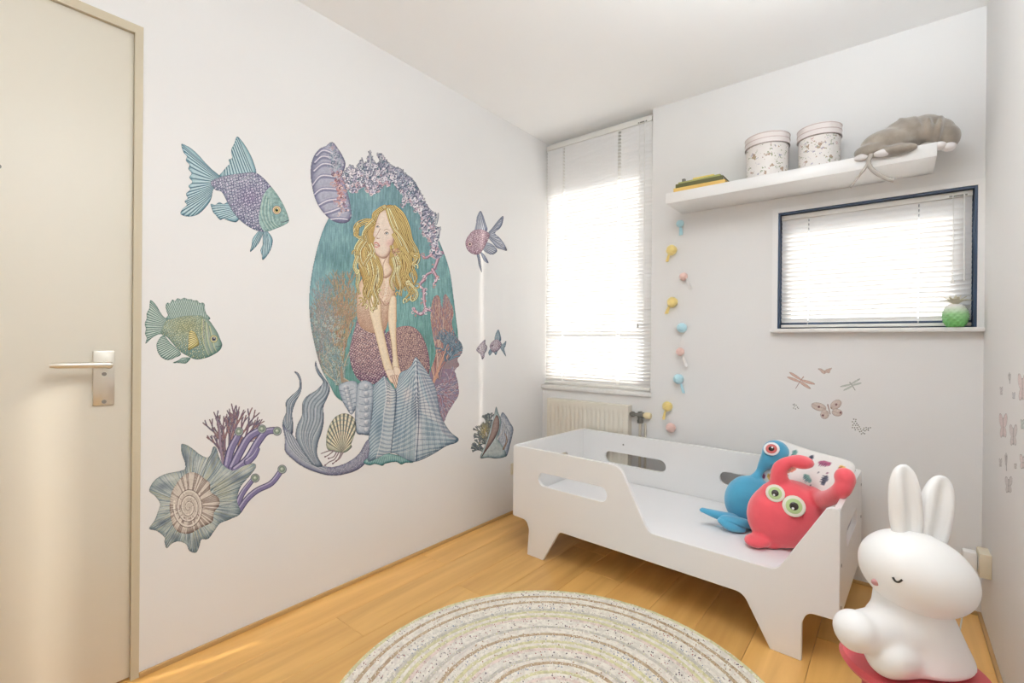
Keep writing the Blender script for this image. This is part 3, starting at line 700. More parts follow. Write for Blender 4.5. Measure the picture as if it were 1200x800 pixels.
# pink
PL = Vector((-.33, 2.20, MZ)); pk = thing('plush_monster', 'coral red plush monster with two round green eyes and claw arms', 'plush toy', PL)
PD = (Vector((-.36, 2.25, .42))-CAM).dot(_f)
def K(u, v, d=0): return dp(u, v, PD+d)-PL
s = PD/FPX
b2 = bmesh.new()
ell(b2, K(917, 604, .0), (40*s, .105, 38*s), basis(0)); ell(b2, K(926, 600, .0), (43*s, .105, 36*s), basis(35)); ell(b2, K(930, 590, .015), (36*s, .105, 27*s), basis(18)); ell(b2, K(936, 612, .02), (33*s, .09, 30*s), basis(0)); ell(b2, K(942, 588, .03), (25*s, .08, 15*s), basis(16))
def chain(bm, pts, rads, n=6):
    P_ = crom(pts, n); rr = crom([(r, 0, 0) for r in rads], n)[:, 0]
    for p, r in zip(P_, rr): ell(bm, Vector(p), float(r), None, 2)
chain(b2, [K(916, 572, .01), K(913, 560, .0), K(914, 549, -.01), K(921, 542.5, -.02), K(930, 540, -.03)], [13*s, 10*s, 8.5*s, 7*s, 6.5*s])
ell(b2, K(938, 541, -.035), (14.5*s, .045, 7.8*s), basis(4))
chain(b2, [dp(950, 584, 1.97)-PL, dp(962, 585, 1.90)-PL, dp(974, 582, 1.80)-PL, dp(986, 573.5, 1.73)-PL, dp(992, 563, 1.73)-PL], [15*s, 10*s, 8.6*s, 8.6*s, 8.6*s])
ell(b2, dp(990, 559.5, 1.73)-PL, (10.4*s*.9, .036, 11.5*s*.9), basis(0))
ell(b2, K(888, 633, -.03), (15*s, .045, 7.5*s), basis(-3)); ell(b2, K(900, 633, .0), (16*s, .06, 10*s), basis(5))
seat(b2, .0)
blob('body', b2, PINK, pk, .006, 6)
def surf(obj, u, v, org):
    "where the view ray through u, v first meets the plush surface"
    dg = bpy.context.evaluated_depsgraph_get(); dg.update()
    d = ray(u, v).normalized(); ok, loc, nrm, _ = obj.ray_cast(CAM-org, d); 
    return (loc, nrm) if ok else (None, None)
body = pk.children[0]
for (u, v, r) in ((908.4, 577.8, 9.6), (930.3, 592.9, 11.4)):
    p, nrm = surf(body, u, v, PL)
    if p is None: continue
    nrm = (nrm+toward(p+PL)*2.2).normalized(); p = p+toward(p+PL)*.005
    discs(pk, p, nrm, r*s*1.02, [(1, EYEW, (0, 0)), (.72, EYEG, (0, 0)), (.40, EYED, (0, 0)), (.12, EYEL, (-.1, -.22))])
# blue
BLc = Vector((-.52, 2.36, MZ)); bl_ = thing('plush_bird', 'blue plush creature with long neck and one big red eye', 'plush toy', BLc)
BDp = (Vector((-.52, 2.40, .40))-CAM).dot(_f); s2 = BDp/FPX
def J(u, v, d=0): return dp(u, v, BDp+d)-BLc
b2 = bmesh.new()
ell(b2, J(877, 586), (27*s2, .085, 29*s2), basis(0)); ell(b2, J(880, 592), (28*s2, .085, 25*s2), basis(10)); ell(b2, J(884, 575), (17*s2, .07, 17*s2), basis(0))
chain(b2, [J(885, 562), J(890, 553, .01), J(895, 545, .01), J(902, 538, .0), J(907, 531, .0)], [7*s2, 4.6*s2, 6.6*s2, 10.5*s2, 13*s2])
ell(b2, J(909, 529.5, 0), (14.5*s2, .055, 14*s2), basis(0))
seat(b2, 0); blob('body', b2, BLUE, bl_, .006, 6)
for nm_, pts, w_ in (('foot', [J(861, 606, -.03), J(848, 605, -.05), J(824, 597.5, -.04)], (7, 8.5, 4.5)), ('foot', [J(882, 617, -.06), J(868, 612, -.09), J(850, 608, -.08)], (6.5, 8.5, 7.5)), ('foot', [J(848, 610, -.085), J(858, 617, -.10), J(868, 620, -.10)], (7, 8, 6)), ):
    b2 = bmesh.new()
    P_ = crom(pts, 8); rr = crom([(w, 0, 0) for w in w_], 8)[:, 0]
    for p, r in zip(P_, rr): ell(b2, Vector(p), (r*s2, r*s2, r*s2*.62), None, 2)
    seat(b2, 0); blob(nm_, b2, BLUE, bl_, .005, 5)
body2 = bl_.children[0]
p, nrm = surf(body2, 904.2, 525.8, BLc)
if p is not None:
    nrm = (nrm+toward(p+BLc)*.8).normalized(); discs(bl_, p, nrm, 7.6*s2, [(1, EYEL, (0, 0)), (.72, EYEP, (0, 0)), (.38, EYED, (0, 0)), (.13, EYEL, (.1, .2))], asp=1.12, roll=R(20))
# ------------------------------------------------------------------ wall stickers: flat printed artwork, drawn stroke by stroke
rng = np.random.RandomState(5)
_nz = rng.rand(64, 64)
def vnoise(x, y):
    x = np.asarray(x, float); y = np.asarray(y, float); xi = np.floor(x).astype(int); yi = np.floor(y).astype(int)
    fx = x-xi; fy = y-yi; fx = fx*fx*(3-2*fx); fy = fy*fy*(3-2*fy)
    g = lambda a, b: _nz[b % 64, a % 64]
    return (g(xi, yi)*(1-fx)+g(xi+1, yi)*fx)*(1-fy)+(g(xi, yi+1)*(1-fx)+g(xi+1, yi+1)*fx)*fy
def fbm(x, y, o=3):
    s = 0; a = 1; t = 0
    for i in range(o): s = s+a*vnoise(x*2**i+i*7, y*2**i+i*13); t += a; a *= .5
    return s/t
def blur(m, r):
    r = int(max(1, r))
    for ax in (0, 1):
        for _ in range(2):
            p = [(0, 0), (0, 0)]; p[ax] = (r+1, r); c = np.cumsum(np.pad(m, p, mode='constant'), axis=ax)
            n = m.shape[ax]; a = np.take(c, np.arange(2*r+1, 2*r+1+n), axis=ax); b = np.take(c, np.arange(0, n), axis=ax); m = (a-b)/(2*r+1)
    return m
def C(*c): return np.array(c, float)/255
class Canvas:
    def __init__(s, u0, v0, u1, v1, S=3):
        s.u0, s.v0, s.u1, s.v1, s.S = u0, v0, u1, v1, S
        s.W, s.H = int((u1-u0)*S), int((v1-v0)*S)
        s.rgb = np.zeros((s.H, s.W, 3))+C(214, 210, 207); s.a = np.zeros((s.H, s.W))
        s.U, s.V = np.meshgrid(u0+(np.arange(s.W)+.5)/S, v0+(np.arange(s.H)+.5)/S)
        s.clip = None
    def poly(s, pts, smooth=True, n=6):
        if smooth: pts = crom(pts, n, True)
        P = (np.array(pts)-[s.u0, s.v0])*s.S; m = np.zeros((s.H, s.W+1))
        x0, y0 = P[:, 0], P[:, 1]; x1, y1 = np.roll(x0, -1), np.roll(y0, -1)
        for a, b, c, d in zip(x0, y0, x1, y1):
            if b == d: continue
            if b > d: a, b, c, d = c, d, a, b
            r0 = max(int(math.ceil(b-.5)), 0); r1 = min(int(math.ceil(d-.5)), s.H)
            if r1 <= r0: continue
            rr = np.arange(r0, r1); xx = a+(rr+.5-b)*(c-a)/(d-b); cc = np.clip(np.ceil(xx-.5).astype(int), 0, s.W); m[rr, cc] += 1
        m = (np.cumsum(m, axis=1) % 2)[:, :s.W]
        return m if s.clip is None else m*s.clip
    def comp(s, m, col, a=1.0, keep=False):
        m = m*a; col = np.asarray(col)
        s.rgb = s.rgb*(1-m[..., None])+col*m[..., None]
        if not keep: s.a = np.maximum(s.a, m if a >= .5 else m*0)
    def line(s, pts, w, col, a=1.0, w1=None, smooth=True, n=5, keep=False):
        if smooth and len(pts) > 2: pts = crom(pts, n)
        P = (np.array(pts, float)-[s.u0, s.v0])*s.S; w1 = w if w1 is None else w1; N = len(P)
        Wd = np.interp(np.linspace(0, 1, N), np.linspace(0, 1, len(w)), w) if hasattr(w, '__len__') else np.linspace(w, w1, N)
        Wd = Wd*s.S/2; mx = Wd.max()+1.5
        x0 = int(max(P[:, 0].min()-mx, 0)); x1 = int(min(P[:, 0].max()+mx+1, s.W)); y0 = int(max(P[:, 1].min()-mx, 0)); y1 = int(min(P[:, 1].max()+mx+1, s.H))
        if x1 <= x0 or y1 <= y0: return
        m = np.zeros((y1-y0, x1-x0))
        for i in range(N-1):
            p, q = P[i], P[i+1]; ww = max(Wd[i], Wd[i+1])+1.5
            a0 = int(max(min(p[0], q[0])-ww, x0)); a1 = int(min(max(p[0], q[0])+ww+1, x1)); b0 = int(max(min(p[1], q[1])-ww, y0)); b1 = int(min(max(p[1], q[1])+ww+1, y1))
            if a1 <= a0 or b1 <= b0: continue
            X = np.arange(a0, a1)+.5-p[0]; Y = (np.arange(b0, b1)+.5-p[1])[:, None]; d = q-p; L = d@d
            t = np.clip((X*d[0]+Y*d[1])/L, 0, 1) if L > 0 else np.zeros((b1-b0, a1-a0))
            D = np.hypot(X-t*d[0], Y-t*d[1]); wl = Wd[i]+(Wd[i+1]-Wd[i])*t
            sub = m[b0-y0:b1-y0, a0-x0:a1-x0]; np.maximum(sub, np.clip(wl-D+.5, 0, 1), out=sub)
        if s.clip is not None: m = m*s.clip[y0:y1, x0:x1]
        al = m*a; R_ = s.rgb[y0:y1, x0:x1]; R_[:] = R_*(1-al[..., None])+np.asarray(col)*al[..., None]
        if not keep and a >= .5: A_ = s.a[y0:y1, x0:x1]; np.maximum(A_, m, out=A_)
    def dot(s, u, v, r, col, a=1.0, keep=False): s.line([(u, v), (u+.01, v)], 2*r, col, a, smooth=False, keep=keep)
    def solid(s, pts, dark, mid, light, r=3, dirn=(-.5, -.8), smooth=True, edge=.55, nz=.12, nf=.5):
        "a filled outline shaded like a drawn rounded form, with a fine dark contour"
        m = s.poly(pts, smooth); b = blur(m, r*s.S); t = np.clip((b-.45)*2, 0, 1)
        gy, gx = np.gradient(b); k = r*s.S*1.2; li = np.clip(-(gx*dirn[0]+gy*dirn[1])*-k, -1, 1)
        li = (gx*-dirn[0]+gy*-dirn[1])*k
        tone = .25+.55*t+.55*li*(1 if True else 0)+nz*2*(fbm(s.U*nf, s.V*nf)-.5)
        tone = np.clip(tone, 0, 1)[..., None]
        col = np.where(tone < .5, dark+(mid-dark)*tone*2, mid+(light-mid)*(tone-.5)*2)
        s.comp(m, col)
        e = np.clip(1-(blur(m, 1)-.5)*2.2, 0, 1)*m; s.comp(e, dark*.8, edge, keep=True)
        return m
    def rgba(s, u, v):
        x = np.clip(((u-s.u0)*s.S-.5), 0, s.W-1.001); y = np.clip(((v-s.v0)*s.S-.5), 0, s.H-1.001)
        xi = x.astype(int); yi = y.astype(int); fx = (x-xi); fy = (y-yi)
        A = np.dstack([s.rgb*s.a[..., None], s.a])
        g = lambda a, b: A[b, a]
        r = g(xi, yi)*((1-fx)*(1-fy))[..., None]+g(xi+1, yi)*(fx*(1-fy))[..., None]+g(xi, yi+1)*((1-fx)*fy)[..., None]+g(xi+1, yi+1)*(fx*fy)[..., None]
        al = r[..., 3]; return r[..., :3]/np.maximum(al, 1e-4)[..., None], al
def proj_np(X):
    d = X-np.array(CAM); f = np.array(_f); r = np.array(_r2); u = np.array(_u2); z = d@f
    return 600+FPX*(d@r)/z, 400-FPX*(d@u)/z
def sticker_mat():
    m = bpy.data.materials.new('printed_vinyl'); m.use_nodes = True; N = m.node_tree.nodes; L = m.node_tree.links
    b = N['Principled BSDF']; b.inputs['Roughness'].default_value = .6; b.inputs['Specular IOR Level'].default_value = .25
    at = N.new('ShaderNodeAttribute'); at.attribute_name = 'print'; L.new(at.outputs['Color'], b.inputs['Base Color']); L.new(at.outputs['Alpha'], b.inputs['Alpha'])
    return m
VINYL = sticker_mat()
def lin(c): return np.where(c <= .04045, c/12.92, ((c+.055)/1.055)**2.4)
PRINT_GAIN = .97; SOFTEN = .20
def sticker(name, cv, wall, step, label, cat='wall sticker', group=None):
    "cut the drawing out of vinyl and lay it on its wall: a fine grid whose vertices carry the printed colour"
    S_ = cv.S; det = (fbm(cv.U*1.3, cv.V*1.3, 2)-.5)[..., None]
    sh_ = np.dstack([cv.rgb[..., i]-blur(cv.rgb[..., i], .9*S_) for i in range(3)]); sh2 = np.dstack([cv.rgb[..., i]-blur(cv.rgb[..., i], 2.5*S_) for i in range(3)])
    cv.rgb = np.clip(cv.rgb*(1+.16*det)+(.32*sh_+.22*sh2 if wall == 'left' else 0), 0.02, 1)
    cs = [ray(u, v) for u in (cv.u0, cv.u1) for v in (cv.v0, cv.v1)]
    if wall == 'left': k = 0; D = XL+.0006
    elif wall == 'right': k = 0; D = XR-.0006
    else: k = 1; D = YB-.0006
    P = [CAM+r*((D-CAM[k])/r[k]) for r in cs]; h = 1 if k == 0 else 0
    a0, a1 = min(p[h] for p in P), max(p[h] for p in P); z0, z1 = min(p[2] for p in P), max(p[2] for p in P)
    sa, sz = step if hasattr(step, '__len__') else (step, step)
    A = np.arange(a0, a1+sa, sa); Z = np.arange(z0, z1+sz, sz); AA, ZZ = np.meshgrid(A, Z)
    X = np.zeros(AA.shape+(3,)); X[..., k] = D; X[..., h] = AA; X[..., 2] = ZZ
    u, v = proj_np(X); ok = (u > cv.u0) & (u < cv.u1) & (v > cv.v0) & (v < cv.v1)
    rgb, al = cv.rgba(u, v); al = al*ok; rgb = rgb+(rgb.mean(-1, keepdims=True)-rgb)*SOFTEN
    nz, na = AA.shape; q = (al[:-1, :-1]+al[1:, :-1]+al[:-1, 1:]+al[1:, 1:]) > .02
    idx = np.arange(nz*na).reshape(nz, na); F = np.stack([idx[:-1, :-1][q], idx[:-1, 1:][q], idx[1:, 1:][q], idx[1:, :-1][q]], 1)
    if (wall == 'left'): F = F[:, ::-1] if False else F
    used = np.unique(F); mp = np.full(nz*na, -1); mp[used] = np.arange(len(used)); F = mp[F]
    V = X.reshape(-1, 3)[used]; c0 = V.mean(0); c0[k] = D
    me = bpy.data.meshes.new(name); me.vertices.add(len(V)); me.vertices.foreach_set('co', (V-c0).ravel())
    me.loops.add(F.size); me.loops.foreach_set('vertex_index', F.ravel().astype(np.int32))
    me.polygons.add(len(F)); me.polygons.foreach_set('loop_start', np.arange(0, F.size, 4, dtype=np.int32)); me.update(calc_edges=True)
    ca = me.color_attributes.new('print', 'FLOAT_COLOR', 'POINT')
    col = np.clip(lin(np.clip(rgb.reshape(-1, 3)[used], 0, 1))*PRINT_GAIN, 0, .9)
    ca.data.foreach_set('color', np.c_[col, np.clip(al.reshape(-1)[used]*1.3, 0, 1)].ravel())
    o = link_mesh(name, me, VINYL, None, Vector(c0)); tag(o, label, cat, group); return o

def rays_fan(cv, mask_pts, root, tips, n, dark, light, w=.5, a=.7, bend=0):
    "fin rays from a root line to a tip line, clipped to the fin"
    old = cv.clip; cv.clip = cv.poly(mask_pts) if old is None else cv.poly(mask_pts)
    root = crom(root, 12) if len(root) > 2 else np.array(root, float); tips = crom(tips, 12) if len(tips) > 2 else np.array(tips, float)
    f = lambda P, t: np.array([np.interp(t, np.linspace(0, 1, len(P)), P[:, i]) for i in (0, 1)])
    for i in range(n):
        t = (i+.5)/n; p = f(root, t); q = f(tips, t); d = q-p; nn = np.array([-d[1], d[0]])*bend
        cv.line([p, (p+q)/2+nn, q], w*1.3, dark, a, w*1.6, keep=True)
        t2 = (i+1)/n; p = f(root, t2); q = f(tips, t2); cv.line([p, (p+q)/2+nn, q], w, light, a, w*1.1, keep=True)
    cv.clip = old
GW = lambda: rng.normal()
def scales(cv, mask, x0, y0, x1, y1, sp, ang, dark, light, a=.6):
    old = cv.clip; cv.clip = mask; ca, sa = math.cos(ang), math.sin(ang); cx, cy = (x0+x1)/2, (y0+y1)/2; L = max(x1-x0, y1-y0)*.75; i = 0
    y = -L
    while y < L:
        x = -L+(sp*.5 if i % 2 else 0)
        while x < L:
            px, py = cx+x*ca-y*sa+GW()*.14*sp, cy+x*sa+y*ca+GW()*.14*sp
            if x0-2 < px < x1+2 and y0-2 < py < y1+2:
                ix, iy = int((px-cv.u0)*cv.S), int((py-cv.v0)*cv.S)
                if 0 <= ix < cv.W and 0 <= iy < cv.H and mask[iy, ix] > 0:
                    r = sp*.55; arc = [(px+r*(math.cos(t)*ca-math.sin(t)*sa*.9), py+r*(math.cos(t)*sa+math.sin(t)*ca*.9)) for t in (-1.3, -.6, 0, .6, 1.3)]
                    j = rng.rand(); cv.line(arc, sp*.24, dark, min(1, a*1.35)*(.5+.5*j), smooth=False, keep=True)
                    arc = [(u+(px-u)*.3, v+(py-v)*.3) for u, v in arc]; cv.line(arc[1:4], sp*.26, light, min(1, a*1.4)*(.3+.7*(1-j)), smooth=False, keep=True)
            x += sp
        y += sp*.62; i += 1
    cv.clip = old
def branch(cv, x, y, ang, ln, w, depth, cols, spread=.5, jit=.25, keep=True, a=.9, up=None):
    if depth < 0 or ln < 1: return
    pts = [(x, y)]
    for k in range(3):
        ang += rng.uniform(-jit, jit)
        if up is not None: ang += (up-ang)*.12
        x += math.cos(ang)*ln/3; y += math.sin(ang)*ln/3; pts.append((x, y))
    col = cols[rng.randint(len(cols))]
    cv.line(pts, w*1.5, col*.68, a, w*1.1, keep=keep, n=3); cv.line(pts, w*.85, col, a, w*.6, keep=keep, n=3)
    for sgn in (-1, 1):
        branch(cv, x, y, ang+sgn*spread*rng.uniform(.5, 1.2), ln*rng.uniform(.62, .9), w*.78, depth-1, cols, spread, jit, keep, a, up)
    if rng.rand() < .3: branch(cv, pts[1][0], pts[1][1], ang+rng.choice([-1, 1])*spread*1.4, ln*.5, w*.6, depth-2, cols, spread, jit, keep, a, up)
def squig(cv, x, y, r, w, col, a=.9, keep=True, turns=1.2):
    a0 = rng.uniform(0, 6.28); s = rng.choice([-1, 1]); pts = [(x+r*(1-t*.6)*math.cos(a0+s*t*turns*4), y+r*(1-t*.6)*math.sin(a0+s*t*turns*4)) for t in np.linspace(0, 1, 6)]
    cv.line(pts, w, col, a, w*.7, keep=keep, n=3)

# ---- the mermaid
cv = Canvas(328, 160, 546, 562, 4)
GW = lambda: rng.normal()
oval = [(392, 245), (381, 264), (373, 287), (366, 318), (362.5, 350), (364, 378), (369, 405), (376, 430), (386, 450), (398, 468), (430, 480), (480, 470), (515, 470), (533, 430), (537, 400), (534, 370), (531, 345), (527, 318), (519, 293), (508, 268), (494, 240), (470, 215), (440, 205), (412, 212)]
m = cv.poly(oval)
n = fbm(cv.U*.9, cv.V*.10, 3); n2 = fbm(cv.U*.05+3, cv.V*.05, 2)
g = np.clip((cv.V-250)/170, 0, 1)[..., None]; lf = np.clip((400-cv.U)/30, 0, 1)[..., None]
base = C(112, 152, 159)*(1-g)+C(100, 154, 146)*g; base = base*(1-lf*.8)+C(124, 163, 170)*lf*.8
base = base+((n-.5)*.20+(n2-.5)*.14)[..., None]
cv.comp(m, base); OV = m.copy()
e = np.clip(1-(blur(m, 2)-.5)*2.2, 0, 1)*m; cv.comp(e, C(90, 125, 132), .5, keep=True)
for i in range(420):
    u, v = rng.uniform(364, 534), rng.uniform(215, 450); L = rng.uniform(3, 10); cv.clip = OV
    cv.line([(u, v), (u+GW()*.4, v+L)], .45, [C(140, 180, 180), C(80, 135, 135), C(120, 180, 160)][rng.randint(3)], .35, keep=True)
cv.clip = None
# left corals: pale lace below, ochre bush above
cv.clip = OV
for i in range(26):
    t = i/25; x = 374+30*t+GW()*2; branch(cv, 404-10*rng.rand(), 452-4*rng.rand(), -1.57-.9*(1-t)+.1*GW(), rng.uniform(16, 26), 1.5, 5, [C(150, 175, 172), C(172, 176, 160), C(128, 160, 170), C(190, 182, 160)], .42, .25, up=-1.75)
for i in range(14):
    branch(cv, 392+12*rng.rand(), 410+GW()*8, -1.6+.22*GW(), rng.uniform(14, 22), 1.6, 5, [C(190, 165, 120), C(200, 170, 135), C(170, 150, 120), C(196, 148, 120)], .36, .22, up=-1.6)
for i in range(9):
    branch(cv, 372+10*rng.rand(), 400+GW()*14, -1.75+.2*GW(), rng.uniform(12, 18), 1.2, 5, [C(150, 168, 170), C(165, 150, 150), C(180, 175, 165)], .4, .25, up=-1.6)
for i in range(240):
    squig(cv, rng.uniform(366, 404), rng.uniform(372, 452), rng.uniform(1.2, 2.6), .6, [C(185, 198, 190), C(98, 138, 142), C(170, 180, 165)][rng.randint(3)], .7)
cv.clip = None
cv.line([(413, 457), (408, 449), (401, 444), (400, 430)], 7, C(165, 140, 120), .9, 2, keep=True); cv.line([(416, 455), (409, 447), (403, 443)], 2, C(195, 175, 150), .8, 1, keep=True)
# right coral
cv.clip = None
edge = [(506, 452), (503, 440), (511, 415), (508, 395), (505, 370), (508, 350), (514, 347), (518, 362), (521, 345), (527, 352), (531, 366), (529, 380), (535, 395), (541, 404), (541, 413), (536, 421), (538, 428), (533, 434), (536, 448), (537, 462), (530, 474), (524, 484), (519, 496), (513, 488), (508, 470)]
M_ = cv.poly(edge); cv.comp(M_*np.clip(fbm(cv.U*.5, cv.V*.5)*2.2-.1, 0, 1), C(150, 120, 130), 1)
cv.a = np.maximum(cv.a, M_)
cv.comp(M_, np.where((cv.V > 432)[..., None], C(140, 116, 142), C(150, 128, 132)), .75)
cv.clip = blur(M_, 3) > .25; cv.clip = cv.clip.astype(float)
for i in range(18): branch(cv, 508+8*rng.rand(), 446-12*rng.rand(), -1.45+.25*GW(), rng.uniform(18, 28), 1.6, 5, [C(206, 156, 140), C(186, 132, 128), C(214, 176, 158), C(168, 140, 152)], .28, .18, keep=False, up=-1.5)
for i in range(12): branch(cv, 522+8*rng.rand(), 425-10*rng.rand(), -1.3+.4*GW(), rng.uniform(8, 14), 1.4, 4, [C(118, 150, 168), C(140, 160, 176), C(100, 128, 150)], .45, .3, keep=False)
for i in range(26): branch(cv, 508+9*rng.rand(), 450+14*rng.rand(), .2+.8*rng.uniform(-1, 1), rng.uniform(8, 12), 1.3, 4, [C(170, 150, 175), C(185, 135, 150), C(150, 150, 180), C(200, 180, 190)], .4, .25, keep=False)
cv.clip = None
for k in range(5): cv.line([(505+k, 452-k), (511+k*1.5, 438-k*3), (516+k*2, 424-k*5)], 1.2, C(205, 150, 125), .8, .8, keep=True)
# hanging pink coral in the water
for P_ in ([(518, 296), (508, 297), (500, 302), (495, 300)], [(514, 300), (511, 310), (507, 318), (500, 322), (494, 330)], [(507, 316), (512, 326), (508, 333)], [(497, 328), (492, 334), (498, 340)], [(497, 340), (497, 352), (499, 362)], [(499, 362), (494, 368), (488, 366), (485, 361)], [(499, 362), (505, 364)]):
    cv.line(P_, 4.2, C(140, 105, 120), .9, 2.4, keep=True); cv.line([(u-.4, v-.5) for u, v in P_], 2.2, C(208, 168, 180), .9, 1.2, keep=True)
    for (u, v) in crom(P_, 4):
        if rng.rand() < .75: squig(cv, u+GW()*1.6, v+GW()*1.6, rng.uniform(1, 2.4), .9, [C(215, 180, 190), C(205, 125, 120), C(150, 120, 150), C(225, 205, 210)][rng.randint(4)], .9)
# frilled upper frame
fr_out = [(401, 206), (405, 200), (411, 194), (417, 198), (420, 192), (424, 187), (428, 192), (431, 186), (433.5, 178), (436.5, 186), (441, 192), (446, 189), (442.5, 182), (447, 180), (452, 188), (458, 193), (464, 197), (471, 199), (474, 204), (481, 208), (486, 214), (490, 221), (494, 229), (500, 240), (504, 246), (511, 252), (508, 260), (510, 266), (515.5, 268), (514, 278), (513, 288), (518, 300)]
fr_in = [(508, 302), (505, 286), (500, 278), (496, 274), (493, 262), (492, 250), (484, 244), (478, 234), (474, 242), (471, 238), (472, 227), (466, 222), (459, 212), (456, 218), (450, 215), (446, 222), (439, 227), (432, 226), (428, 218), (420, 223), (412, 226), (407, 219)]
FM = cv.poly(fr_out+fr_in, True, 4); tone = fbm(cv.U*.35, cv.V*.35, 3)[..., None]
cv.comp(FM, C(112, 116, 140)*(1-tone)+C(196, 184, 194)*tone)
cv.clip = (blur(FM, 3) > .2).astype(float)
ys, xs = np.nonzero(FM[::6, ::6]); pp = list(zip(cv.U[::6, ::6][ys, xs], cv.V[::6, ::6][ys, xs])); rng.shuffle(pp)
for k, (u, v) in enumerate(pp[:420]):
    an = math.atan2(v-300, u-450)+rng.uniform(-1.1, 1.1); L_ = rng.uniform(2.5, 6.5); c_, s__ = math.cos(an), math.sin(an); bd = rng.uniform(-1.6, 1.6); inner = (v > 205+max(0, (u-450))*.9)
    P_ = [(u-c_*L_/2, v-s__*L_/2), (u-s__*bd, v+c_*bd), (u+c_*L_/2, v+s__*L_/2)]
    cv.line([(a+.7, b+.9) for a, b in P_], 1.9, C(84, 86, 112), .7, 1.0, keep=False); cv.line(P_, rng.uniform(1.0, 1.8), [C(226, 218, 222), C(184, 178, 198), C(206, 168, 174) if inner else C(164, 172, 188), C(238, 232, 232)][rng.randint(4)], .92, .6, keep=False)
for k, (u, v) in enumerate(pp[:330]):
    r = rng.uniform(1.0, 3.4); inner = (v > 205+max(0, (u-450))*.9)
    pal = [C(218, 208, 214), C(92, 98, 124), C(176, 168, 190), C(190, 150, 160) if inner else C(140, 150, 170), C(232, 226, 228), C(80, 110, 125)]
    squig(cv, u, v, r, rng.uniform(.6, 1.5), pal[rng.randint(6)], .85, keep=False)
cv.clip = None
for a_, b_ in (((434, 192), (433.7, 176.5)), ((447, 189), (444.5, 180.5)), ((424, 196), (424, 185)), ((511, 262), (513.5, 250)), ((512, 276), (516, 266))):
    cv.line([a_, ((a_[0]+b_[0])/2+.6, (a_[1]+b_[1])/2), b_], 2.8, C(140, 150, 160), .95, 1.2); cv.line([a_, b_], 1, C(215, 212, 214), .8, .5, keep=True)
for (u, v) in crom(fr_out, 3): squig(cv, u+GW()*.5, v+GW()*.5, rng.uniform(.8, 1.5), .8, [C(128, 134, 150), C(180, 176, 186), C(105, 112, 132)][rng.randint(3)], .9, keep=False)
for k in range(60):
    t = rng.rand(); p = crom(fr_in, 4); u, v = p[rng.randint(len(p))]; squig(cv, u+GW(), v+GW(), rng.uniform(1, 2.2), .9, [C(205, 165, 170), C(222, 200, 205), C(150, 110, 130)][rng.randint(3)], .85)
# ribbed shell at the top left
sh = [(387, 167), (391, 167.5), (396, 174), (401, 182), (404.5, 190), (404, 197), (401, 205), (404, 214), (408, 228), (411, 242), (412, 253), (408, 260), (399, 261.5), (388, 257.5), (377, 246.5), (370, 234), (366, 219), (364, 200), (367, 185), (374, 175), (382, 171)]
sm_ = cv.solid(sh, C(84, 82, 112), C(142, 140, 166), C(188, 186, 202), 4, nz=.1)
cv.comp(sm_*np.clip((374-cv.U+(cv.V-215)**2*.004)/9, 0, 1), C(98, 100, 128), .55, keep=True)
cv.clip = sm_
for k, (p0, p1, p2) in enumerate((((371, 182), (379, 176), (391, 180)), ((369, 190), (378, 183), (392, 186)), ((368, 200), (378, 192), (390, 193)), ((366, 217), (376, 206), (393, 207)), ((368, 228), (378, 221), (397, 222)), ((374, 240), (384, 235), (398, 233)), ((380, 250), (390, 247), (400, 243)), ((387, 257), (397, 256), (407, 257)))):
    cv.line([(p0[0], p0[1]+1.6), (p1[0], p1[1]+1.8), (p2[0], p2[1]+1.6)], 3.4, C(98, 98, 130), .5, 3, keep=True); cv.line([p0, p1, p2], 1.5, C(214, 208, 216), .9, 1.3, keep=True)
    cv.line([(p0[0], p0[1]-1.4), (p1[0], p1[1]-1.6), (p2[0], p2[1]-1.4)], 1.2, C(120, 118, 148), .5, 1, keep=True)
for k in range(230):
    t = rng.rand(); u = 391+t*12+GW()*3.0; v = 178+t*70+GW()*6; u = max(u, 386); pal = [C(206, 150, 138), C(190, 120, 118), C(226, 200, 190), C(120, 84, 100), C(170, 140, 165)] if v > 200 else [C(150, 165, 178), C(190, 190, 200), C(95, 110, 130), C(170, 150, 165)]
    squig(cv, u, v, rng.uniform(.8, 2.4), rng.uniform(.6, 1.3), pal[rng.randint(len(pal))], .85)
cv.clip = None
for (u, v) in [(386+i*1.6, 168+i*2.2) for i in range(11)]+[(404+i*.8, 208+i*5) for i in range(10)]: squig(cv, u+GW()*.5, v, rng.uniform(1, 1.8), .9, [C(110, 125, 140), C(170, 165, 175), C(185, 150, 150)][rng.randint(3)], .9, keep=False)
# tail curling below and its fins
T_D, T_M, T_L = C(70, 84, 102), C(130, 144, 158), C(196, 200, 206)
band = [(331, 497), (334, 514), (334, 528), (342, 537), (354, 546), (370, 553), (388, 557), (406, 555), (421, 549), (432, 537), (438, 516), (430, 516), (421, 531), (410, 540), (397, 545.5), (385, 547), (371, 542), (359, 530), (348, 516), (339, 505)]
bm2 = cv.solid(band, C(72, 76, 104), C(128, 132, 156), C(180, 184, 196), 3, nz=.08)
scales(cv, bm2*(cv.U > 382), 380, 515, 440, 558, 2.0, .2, C(80, 80, 110), C(190, 180, 200), .6)
cv.clip = bm2*(cv.U < 392)
for k in range(13): cv.line([(332+k*.9, 503+k*.5), (337+k*1.4, 520+k*.6), (352+k*1.3, 537+k*.2), (378+k, 551-k*.6)], .7, [T_L, T_D, C(160, 172, 182)][k % 3], .75, .5, keep=True)
cv.clip = None
